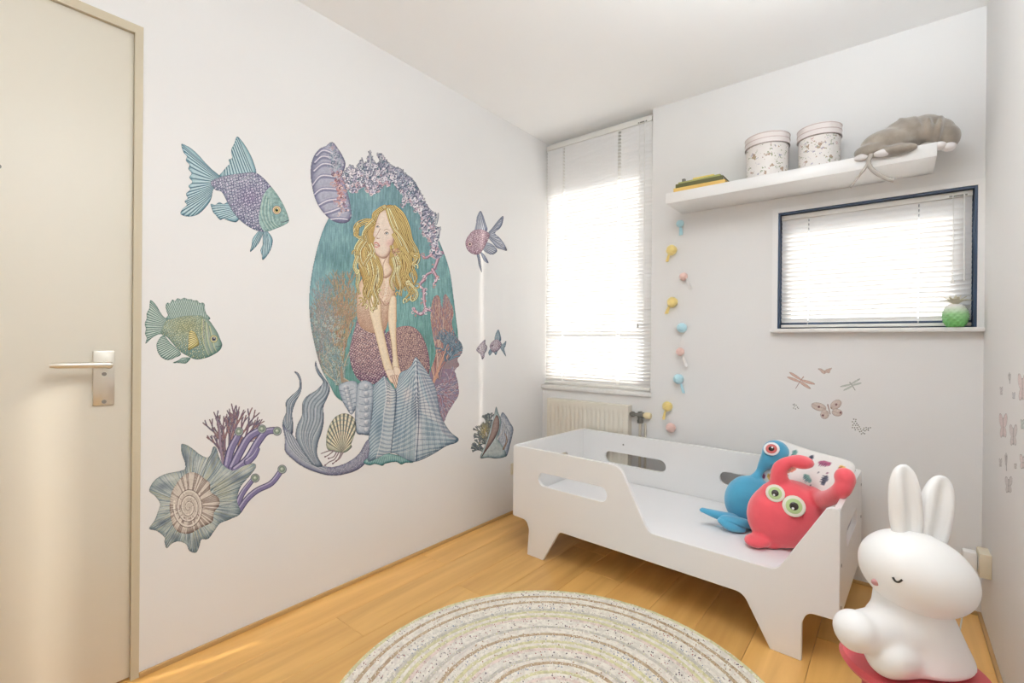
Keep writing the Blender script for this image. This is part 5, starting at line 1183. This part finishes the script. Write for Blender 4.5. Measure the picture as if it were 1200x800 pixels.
for (u, v) in ((280, 505.6), (307, 502.5), (324.8, 505), (299, 560), (330.6, 549.7)):
    for r_, c_ in ((5.2, C(96, 96, 120)), (4.6, C(158, 168, 160)), (3.4, C(110, 128, 116)), (2.6, C(150, 164, 146)), (1.2, C(196, 204, 186))): cv.dot(u-(5.2-r_)*.1, v-(5.2-r_)*.15, r_, c_, .96)
spk = [(212.5, 520.6), (219, 521.5), (226, 526), (235, 533), (243, 536), (247, 532), (250, 523.4), (253.5, 525), (257, 536), (262, 545), (273, 551), (285, 546), (296.5, 542.8), (300, 547), (293, 557), (283.4, 568), (279, 578), (278, 588), (282, 601), (270, 608), (258, 613), (251, 622), (244, 631), (236, 632), (233.5, 640), (229.6, 647.2), (222, 645), (218, 637), (208.6, 634), (201, 637), (195.4, 642), (193, 635), (192.8, 629), (184, 622), (175, 619), (181, 610), (185, 600), (187.6, 590), (182, 581), (175, 574.5), (181, 563), (192, 556), (205, 553), (216.4, 549.5), (216.5, 541), (213, 531)]
mm = cv.solid(spk, C(84, 104, 118), C(146, 164, 168), C(196, 206, 204), 5, nz=.1, nf=.3)
cv.clip = mm; cx_, cy_ = 222, 592
for (px, py) in crom(spk, 4, True):
    for q_ in range(2):
        t0 = rng.uniform(.3, .5); j = GW()*1.2; p = (cx_+(px-cx_)*t0+j, cy_+(py-cy_)*t0+j); r = (cx_+(px-cx_)*.75+GW()*1.2, cy_+(py-cy_)*.75+GW()*1.2)
        cv.line([p, r, (px, py)], .9, [C(86, 104, 120), C(206, 212, 208), C(120, 140, 146), C(186, 184, 150)][rng.randint(4)], .55, .6, keep=True)
for (x0, y0, sx_, sy_) in ((213, 540, 5, 12), (250, 540, 4, 12), (190, 570, 9, 5), (190, 612, 8, 6), (230, 636, 7, 8), (262, 604, 9, 7), (276, 560, 12, 6), (205, 630, 7, 6)): cv.comp(mm*np.exp(-(((cv.U-x0)/sx_)**2+((cv.V-y0)/sy_)**2)), C(72, 90, 110), .5, keep=True)
for (x0, y0, sx_, sy_) in ((232, 545, 5, 9), (266, 556, 7, 5), (200, 560, 8, 4), (186, 595, 4, 9), (216, 638, 6, 5), (250, 618, 6, 5), (288, 550, 7, 4)): cv.comp(mm*np.exp(-(((cv.U-x0)/sx_)**2+((cv.V-y0)/sy_)**2)), C(212, 218, 212), .5, keep=True)
cv.comp(mm*np.exp(-(((cv.U-262)/10)**2+((cv.V-575)/14)**2)), C(172, 170, 140), .45, keep=True)
cv.comp(mm*np.exp(-(((cv.U-219)/8)**2+((cv.V-538)/10)**2)), C(92, 104, 128), .4, keep=True)
cv.clip = None
sp_ = [(224, 553), (232, 555), (240, 561), (246, 566), (247, 576), (256, 583), (257, 592), (251, 600), (249, 611), (240, 616), (232, 620), (222, 625), (211, 624), (204, 618), (200, 606), (199, 592), (201, 577), (208, 565), (215, 557)]
m3 = cv.solid(sp_, C(112, 94, 88), C(178, 164, 152), C(216, 206, 194), 4, nz=.08); cv.clip = m3
for (px, py) in crom(sp_, 5, True): cv.line([(cx_+(px-cx_)*.45, cy_+(py-cy_)*.45), (px, py)], .8, [C(126, 104, 98), C(226, 216, 204)][rng.randint(2)], .6, 1.1, keep=True)
for dr_, c_, w_ in ((0, C(96, 76, 72), 2.2), (.42, C(236, 228, 216), 1.7)):
    P_ = [(221+(1.2+r_*1.0)*math.cos(r_*1.15+dr_)*.85, 594+(1.2+r_*1.0)*1.2*math.sin(r_*1.15+dr_)) for r_ in np.linspace(.3, 19, 110)]
    cv.line(P_, [.6, w_, w_*1.3], c_, .85, smooth=False, keep=True)
for k in range(90):
    r_ = rng.uniform(3, 21); a_ = rng.uniform(0, 6.28); u, v = 221+r_*math.cos(a_)*.95, 594+r_*1.25*math.sin(a_); cv.line([(u, v), (u+2.2*math.cos(a_), v+2.6*math.sin(a_))], .6, [C(128, 106, 98), C(232, 222, 208)][rng.randint(2)], .6, .4, keep=True)
cv.clip = None
sticker('shell_sticker', cv, 'left', (.0018, .0015), 'spiny spiral shell with purple coral sticker low beside the door')

# ---- pink goldfish near the window
cv = Canvas(542, 244, 598, 322, 6)
P_D, P_M, P_L = C(96, 104, 128), C(148, 154, 174), C(196, 198, 208)
finp(cv, [(572, 273), (577, 267), (583, 259), (589.5, 253), (589, 261), (586, 267), (580, 273), (586, 279), (591, 286), (594, 293.5), (588, 292), (582, 290), (577, 284), (573, 279)], [(573, 272), (574, 279)], [(590, 252), (582, 273), (594, 295)], 12, P_D, P_M, P_L, .5)
finp(cv, [(562.8, 247), (566, 252), (568.5, 260), (571, 270), (562, 272), (556.5, 270), (558, 262), (559, 254)], [(570, 270), (557, 270)], [(564, 247), (558, 256)], 6, P_D, P_M, P_L, .5)
finp(cv, [(568, 285), (574, 285), (580, 289), (582.5, 294), (578, 298), (572, 297), (566, 292)], [(567, 286), (567, 292)], [(583, 289), (576, 300)], 6, P_D, P_M, P_L, .5)
finp(cv, [(563, 295), (568, 299), (572.5, 308), (567, 305)], [(563, 296), (566, 299)], [(573, 308), (569, 309)], 3, P_D, P_M, P_L, .4)
finp(cv, [(558.5, 296), (562, 299), (563.6, 309), (564.6, 319), (561.5, 312), (560, 304)], [(559, 297), (562, 298)], [(563, 318), (565, 318)], 3, P_D, P_M, P_L, .4)
body_ = [(545.5, 284), (549, 276), (555, 270), (563, 268.5), (570, 271), (574, 275), (571, 283), (567, 291), (561, 298), (553, 297), (547.5, 292)]
mm = cv.solid(body_, C(132, 104, 122), C(182, 148, 162), C(206, 180, 188), 4, nz=.06)
scales(cv, mm, 544, 268, 576, 300, 2.6, 2.6, C(128, 84, 104), C(224, 200, 204), .7)
for r_, c_ in ((3.2, C(150, 110, 120)), (2.5, C(214, 186, 180)), (1.3, C(80, 60, 76))): cv.dot(550.6, 286, r_, c_, .85, keep=True)
cv.line([(556, 272), (554.5, 284), (558, 296)], .8, C(132, 96, 112), .6, keep=True)
sticker('fish_sticker', cv, 'left', (.0028, .0018), 'pink and lilac goldfish sticker on the wall nearest the tall window')
# ---- the two tiny fish
cv = Canvas(556, 394, 573.5, 424, 8)
mm = cv.solid([(558.3, 409.5), (562, 404), (566, 399.5), (568.5, 398), (569, 403), (571, 406), (570, 411), (568, 414), (567.5, 418), (565, 421), (563, 415), (560.5, 413)], C(96, 96, 116), C(152, 146, 160), C(196, 188, 194), 2)
scales(cv, mm, 558, 398, 572, 422, 2.0, 2.8, C(110, 80, 96), C(214, 204, 206), .7); cv.dot(560.8, 408.8, .8, C(70, 60, 74), .9, keep=True)
sticker('fish_sticker', cv, 'left', (.0025, .0016), 'tiny grey lilac fish sticker, left one of the little pair')
cv = Canvas(571, 384, 596, 420, 8)
TQ = (C(84, 110, 128), C(134, 158, 172), C(188, 200, 206))
finp(cv, [(585, 400), (589, 403), (593, 399.5), (592.5, 405), (591, 409), (593, 417.5), (589, 412), (586, 407)], [(586, 402), (586, 407)], [(593, 399), (593, 418)], 7, *TQ, .4)
finp(cv, [(583.8, 386), (586, 391), (587, 399), (580, 399), (580.5, 392)], [(586, 399), (580, 399)], [(585, 386), (581, 391)], 4, *TQ, .4)
finp(cv, [(574.5, 409), (577, 412), (574, 416.5), (572.3, 413)], [(576, 410), (577, 412)], [(572, 414), (574, 417)], 3, *TQ, .4)
finp(cv, [(579, 412), (583, 411), (581, 416)], [(579, 412), (583, 411)], [(581, 416), (582, 416)], 3, *TQ, .4)
mm = cv.solid([(574, 405), (577, 400), (582, 397.5), (586.5, 400), (587.5, 405), (584, 410.5), (579, 413), (575.5, 410.5)], C(100, 100, 122), C(164, 150, 166), C(200, 190, 200), 2.5)
scales(cv, mm, 573, 397, 588, 414, 2.0, 2.8, C(120, 84, 100), C(214, 204, 206), .6); cv.dot(576.8, 405, .9, C(60, 54, 70), .9, keep=True)
sticker('fish_sticker', cv, 'left', (.0025, .0016), 'tiny turquoise tailed fish sticker, right one of the little pair')
# ---- shell and coral by the bed corner
cv = Canvas(543, 472, 604, 541, 6)
for (x, y, a_, L) in ((575, 522, -1.9, 14), (573, 514, -1.75, 15), (572, 522, -2.2, 13), (568, 528, -2.5, 10), (572, 506, -1.7, 12), (570, 520, -2.0, 15), (566, 528, -2.75, 8), (574, 500, -1.8, 9)):
    branch(cv, x, y, a_, L*.5, 2.2, 4, [C(128, 138, 146), C(150, 160, 160), C(112, 124, 134)], .4, .15, keep=False)
cv.clip = (cv.a > .4).astype(float); cv.comp(np.exp(-(((cv.U-568)/5)**2+((cv.V-504)/9)**2))*cv.clip, C(182, 158, 96), .8, keep=True)
for k in range(60): cv.dot(566+GW()*5, 508+GW()*9, .6, [C(100, 96, 70), C(214, 196, 140), C(96, 110, 120)][rng.randint(3)], .7, keep=True)
cv.clip = None
cv.solid([(589, 483), (593, 487), (597, 494), (601.4, 502), (600, 512), (598, 520), (593.5, 534.5), (588, 530), (584, 515), (585, 498), (586.5, 488)], C(96, 110, 128), C(152, 160, 176), C(204, 206, 212), 3, nz=.25, nf=.8)
cv.solid([(581.5, 476.5), (584, 484), (587, 492), (586, 504), (583, 514), (590, 524), (593, 534), (582, 537), (572, 536), (563, 536.5), (565.5, 528), (571, 515), (576, 497), (579, 486)], C(90, 112, 118), C(160, 176, 178), C(206, 212, 208), 3, nz=.15)
cv.solid([(582, 486), (585, 492), (584.5, 503), (579, 515), (570, 528), (564.5, 535), (569, 524), (575, 507), (578, 494)], C(92, 74, 78), C(150, 122, 116), C(182, 156, 146), 2.5, nz=.15)
cv.line([(583, 514), (589, 505), (592, 496)], 1.6, C(200, 192, 190), .7, 1, keep=True); cv.line([(590, 526), (594, 516), (592, 508)], 2.4, C(150, 112, 92), .7, 1.4, keep=True)
for k in range(9): cv.line([(586+k*.9, 488+k*1.5), (589+k*1.1, 502+k), (588+k*1.1, 516+k*.5)], .6, [C(88, 100, 120), C(216, 214, 216)][k % 2], .5, .5, keep=True)
sticker('shell_sticker', cv, 'left', (.0030, .0018), 'open grey shell with spiky coral sticker above the bed corner')

# ---- insects on the window wall
WB = C(221, 217, 212)
def ellp(cx, cy, rx, ry, ang, n=16): ca, sa = math.cos(ang), math.sin(ang); return [(cx+rx*math.cos(t)*ca-ry*math.sin(t)*sa, cy+rx*math.cos(t)*sa+ry*math.sin(t)*ca) for t in np.linspace(0, 2*math.pi, n, endpoint=False)]
def seg(cv, p, q, w, col, vein):
    (x0, y0), (x1, y1) = p, q; m = cv.poly(ellp((x0+x1)/2, (y0+y1)/2, math.hypot(x1-x0, y1-y0)/2, w/2, math.atan2(y1-y0, x1-x0)), False); cv.comp(m, col); cv.line([p, q], .3, vein, .5, keep=True); return m
def dragonfly(box_, wings, body_, col, vein, label):
    cv = Canvas(*box_, 10)
    for p, q, w in wings: seg(cv, p, q, w, col, vein)
    cv.line(body_, 1.1, vein, .9, .5); return sticker('dragonfly_sticker', cv, 'back', .0013, label)
dragonfly((920, 432, 958, 458), [((925, 436), (939, 445), 3), ((922.5, 441.5), (938, 447.5), 3), ((938, 445), (955, 450), 3.2), ((937, 447), (950, 455.4), 3.2)], [(941.5, 441.5), (938, 446), (932.5, 455)], C(216, 176, 160), C(196, 150, 136), 'salmon pink dragonfly sticker below the wide window')
dragonfly((982, 440, 1012, 462), [((984.5, 453), (998, 450), 1.8), ((988.5, 457.3), (1000, 451.5), 2), ((998, 449.5), (1008, 443.5), 1.9), ((998.5, 451.2), (1009.5, 448.6), 2)], [(996, 448), (999, 452), (1002, 457)], C(198, 204, 196), C(176, 184, 176), 'pale grey green dragonfly sticker below the wide window')
cv = Canvas(956, 428, 978, 440, 10)
cv.comp(cv.poly([(958.5, 432), (962, 431.8), (966, 434), (969, 432.5), (974.8, 431), (973, 434), (971.8, 437), (968.5, 436.5), (966, 438), (963, 436.5), (961, 434)]), C(206, 176, 162)); cv.line([(966.5, 432), (967, 438)], .6, C(170, 136, 122), .8, keep=True)
sticker('butterfly_sticker', cv, 'back', .0013, 'tiny rose brown butterfly sticker, highest below the wide window')
cv = Canvas(950, 466, 990, 493, 10)
for e_ in ((959.5, 476.5, 9, 4.6, .28), (966.5, 485.5, 5, 5.2, .3), (979.5, 474, 7.2, 5, -.62), (981, 483.3, 6.2, 4.2, .15)):
    m = cv.solid(ellp(*e_), C(190, 164, 152), C(212, 192, 180), C(222, 206, 196), 2, edge=.3)
    cv.clip = m
    for k in range(6): cv.line([(971, 480), (e_[0]+(e_[0]-971)*.8+k*1.5-4, e_[1]+(e_[1]-480)*.8+k-3)], .3, C(186, 158, 146), .5, keep=True)
    cv.clip = None
cv.line([(970, 474), (973, 485)], 1.4, C(186, 150, 138), .9, .8)
for (u, v) in ((959.7, 476.6), (964.4, 486.6), (980, 473.8), (985, 483.3)): cv.dot(u, v, 1.5, C(160, 110, 104), .8, keep=True); cv.dot(u, v, .8, C(88, 56, 66), .9, keep=True)
cv.dot(974, 478, .8, C(150, 120, 80), .8, keep=True)
sticker('butterfly_sticker', cv, 'back', .0013, 'biggest beige pink butterfly sticker with dark eye spots on its wings')
def dotted(box_, pts, r, label, cols):
    cv = Canvas(*box_, 10)
    for i, (u, v) in enumerate(pts): cv.dot(u, v, r, cols[i % len(cols)], .9)
    return sticker('butterfly_sticker', cv, 'back', .0010, label)
GD = [C(150, 150, 140), C(128, 130, 122), C(170, 164, 138)]
pts = [(1000.5+a, 491+b) for a, b in ((0, 0), (2, 2.5), (-1.5, 3), (0.5, 5), (3.5, 5), (-1, 7), (2.2, 7.2), (5, 7), (-1.5, 9.8), (1, 10), (3.8, 10), (6.5, 9), (8, 11.5), (1.8, 12.4), (9, 14), (7, 14.6), (11, 12.6), (12, 10.5), (10.8, 16), (13.2, 13.6), (15, 12.2), (14.6, 9.8), (17, 10.6), (19.5, 10), (9, 17.2), (12.6, 17), (2.5, .4), (5.2, 12.2), (17, 12.8))]
dotted((996, 487, 1023, 512), pts, .75, 'white butterfly sticker with grey polka dots, lowest by the pillow', GD)
dotted((926, 471, 938, 482), [(929.5, 474), (931, 475.5), (930, 478), (932.3, 479), (934.5, 477), (933, 474.8), (935.5, 478.4), (931, 473.4)], .6, 'tiny dotted butterfly sticker, leftmost below the wide window', GD)

# ---- butterflies on the right-hand wall
def rbf(u, v, wu, hv, col, label, nm='butterfly_sticker', kind=0):
    cv = Canvas(u-wu-1.5, v-hv-2, u+wu+1.5, v+hv+2, 10)
    if kind == 0:
        for sx_ in (-1, 1):
            cv.comp(cv.poly(ellp(u+sx_*wu*.52, v-hv*.42, wu*.46, hv*.55, sx_*.12)), col); cv.comp(cv.poly(ellp(u+sx_*wu*.40, v+hv*.48, wu*.38, hv*.40, -sx_*.1)), col)
        cv.line([(u, v-hv*.6), (u, v+hv*.8)], wu*.22, col*.85, .9)
    else:
        for k in (-1, 1): cv.comp(cv.poly(ellp(u+k*wu*.5, v-hv*.25, wu*.3, hv*.6, k*.06)), col)
        cv.line([(u, v-hv), (u+.4, v+hv)], .7, col*.85, .9)
    return sticker(nm, cv, 'right', (.0035, .0018), label)
rbf(1175.6, 499, 4.6, 15, C(224, 204, 202), 'rose pink butterfly sticker on the right wall nearest the corner')
rbf(1187.5, 510, 4.4, 13, C(216, 206, 204), 'greyish pink butterfly sticker right of the rose pink one')
rbf(1198, 454, 5, 17, C(226, 206, 204), 'topmost rose butterfly sticker on the right wall, cut by the frame')
rbf(1182, 568, 4.2, 10, C(212, 206, 204), 'lowest grey patterned butterfly sticker on the right wall')
rbf(1199, 541, 4, 9, C(226, 208, 206), 'small pink butterfly sticker low on the right wall at the frame edge')
rbf(1179, 541, 1.6, 10, C(206, 202, 202), 'thin grey dragonfly sticker below the rose pink butterfly', 'dragonfly_sticker', 1)
rbf(1183, 443, 1.8, 6, C(210, 208, 208), 'thin grey dragonfly sticker at the top of the right wall cluster', 'dragonfly_sticker', 1)
rbf(1173.4, 458, 1.6, 5, C(212, 206, 206), 'tiny grey butterfly sticker near the corner, above the rose one')
rbf(1188, 463.5, 1.8, 4, C(206, 206, 210), 'tiny bluish butterfly sticker left of the topmost rose one')
rbf(1198, 497, 2, 6, C(204, 210, 206), 'small pale green butterfly sticker at the right frame edge')
rbf(1172.5, 542, 1.6, 5, C(212, 206, 204), 'tiny grey butterfly sticker left of the thin dragonfly')
rbf(1190, 546, 1.5, 3, C(214, 206, 202), 'tiniest beige butterfly sticker right of the thin dragonfly')

# ------------------------------------------------------------------ pillow with printed animals, leaning in the rear right corner of the bed
pcv = Canvas(0, 0, 60, 42, 6); pcv.rgb[:] = C(244, 240, 236); pcv.a[:] = 1
MOT = [(C(206, 196, 84), C(120, 130, 60)), (C(226, 176, 64), C(150, 80, 60)), (C(176, 84, 120), C(120, 60, 96)), (C(74, 76, 96), C(40, 44, 60)), (C(110, 160, 150), C(60, 100, 110)), (C(214, 120, 96), C(130, 70, 60))]
k = 0
for r_ in range(5):
    for c_ in range(6):
        u = 5+c_*10+(5 if r_ % 2 else 0)+GW()*.8; v = 5+r_*8.2+GW()*.8; c1, c2 = MOT[(k*5+r_) % 6]; k += 1; a_ = rng.uniform(0, 6.28)
        pcv.line([(u-2.2*math.cos(a_), v-1.4*math.sin(a_)), (u, v), (u+2.2*math.cos(a_), v+1.4*math.sin(a_))], [1.4, 3.0, 1.8], c1, .95)
        pcv.dot(u+2.8*math.cos(a_), v+2.0*math.sin(a_), 1.2, c1, .95)
        for j in (-1.4, -.4, .8, 1.7): pcv.line([(u+j*math.cos(a_), v+j*math.sin(a_)), (u+j*math.cos(a_)-1.7*math.sin(a_), v+j*math.sin(a_)+1.7*math.cos(a_))], .55, c2, .9)
        pcv.dot(u+2.9*math.cos(a_)+.3, v+2.0*math.sin(a_)-.3, .35, c2, .95); pcv.dot(u+GW()*4, v+4+GW(), .45, c2, .9)
def pillow():
    c00, c10, c11, c01 = Vector((-.52, 2.46, MZ+.03)), Vector((-.205, 2.23, MZ+.03)), Vector((-.112, 2.42, .635)), Vector((-.47, 2.595, .668))
    cen = (c00+c10+c11+c01)/4; nrm = (c10-c00).cross(c01-c00).normalized(); NX, NY = 110, 80
    co = []; cl = []
    for side in (1, -1):
        for j in range(NY+1):
            for i in range(NX+1):
                s_, t_ = i/NX, j/NY; ps = .5+(s_-.5)*(1-.05*math.sin(math.pi*t_)); pt = .5+(t_-.5)*(1-.05*math.sin(math.pi*s_))
                q4 = 1-.09*((2*s_-1)**6)*((2*t_-1)**6); ps = .5+(ps-.5)*q4; pt = .5+(pt-.5)*q4; p = (c00*(1-ps)+c10*ps)*(1-pt)+(c01*(1-ps)+c11*ps)*pt
                h = (math.sin(math.pi*min(1, max(0, s_)))*max(0, math.sin(math.pi*t_)))**.42*.066
                h += .004*math.sin(s_*17+t_*9)*math.sin(math.pi*s_)*math.sin(math.pi*t_)
                co.append(p+nrm*h*side*(1 if side > 0 else .7)-cen)
                cl.append((s_*60, (1-t_)*42))
    F = []
    o2 = (NX+1)*(NY+1)
    for j in range(NY):
        for i in range(NX):
            a = j*(NX+1)+i; F.append((a, a+1, a+NX+2, a+NX+1)); F.append((o2+a, o2+a+NX+1, o2+a+NX+2, o2+a+1))
    me = bpy.data.meshes.new('cushion'); me.from_pydata([tuple(c) for c in co], [], F); me.update()
    uv = np.array(cl); rgb, _ = pcv.rgba(np.clip(uv[:, 0], .2, 59.5), np.clip(uv[:, 1], .2, 41.5))
    ca = me.color_attributes.new('print', 'FLOAT_COLOR', 'POINT'); ca.data.foreach_set('color', np.c_[lin(rgb*.9+.09)*.95, np.ones(len(uv))].ravel())
    for p in me.polygons: p.use_smooth = True
    bm = bmesh.new(); bm.from_mesh(me); bmesh.ops.remove_doubles(bm, verts=bm.verts, dist=1e-5); bmesh.ops.recalc_face_normals(bm, faces=bm.faces); bm.to_mesh(me); bm.free()
    o = link_mesh('pillow', me, VINYLC, None, cen); tag(o, 'white pillow printed with colourful little animals leaning in the bed corner', 'pillow'); return o
VINYLC = bpy.data.materials.new('printed_cotton'); VINYLC.use_nodes = True
_n = VINYLC.node_tree.nodes; _at = _n.new('ShaderNodeAttribute'); _at.attribute_name = 'print'; VINYLC.node_tree.links.new(_at.outputs['Color'], _n['Principled BSDF'].inputs['Base Color']); _n['Principled BSDF'].inputs['Roughness'].default_value = .9
pillow()
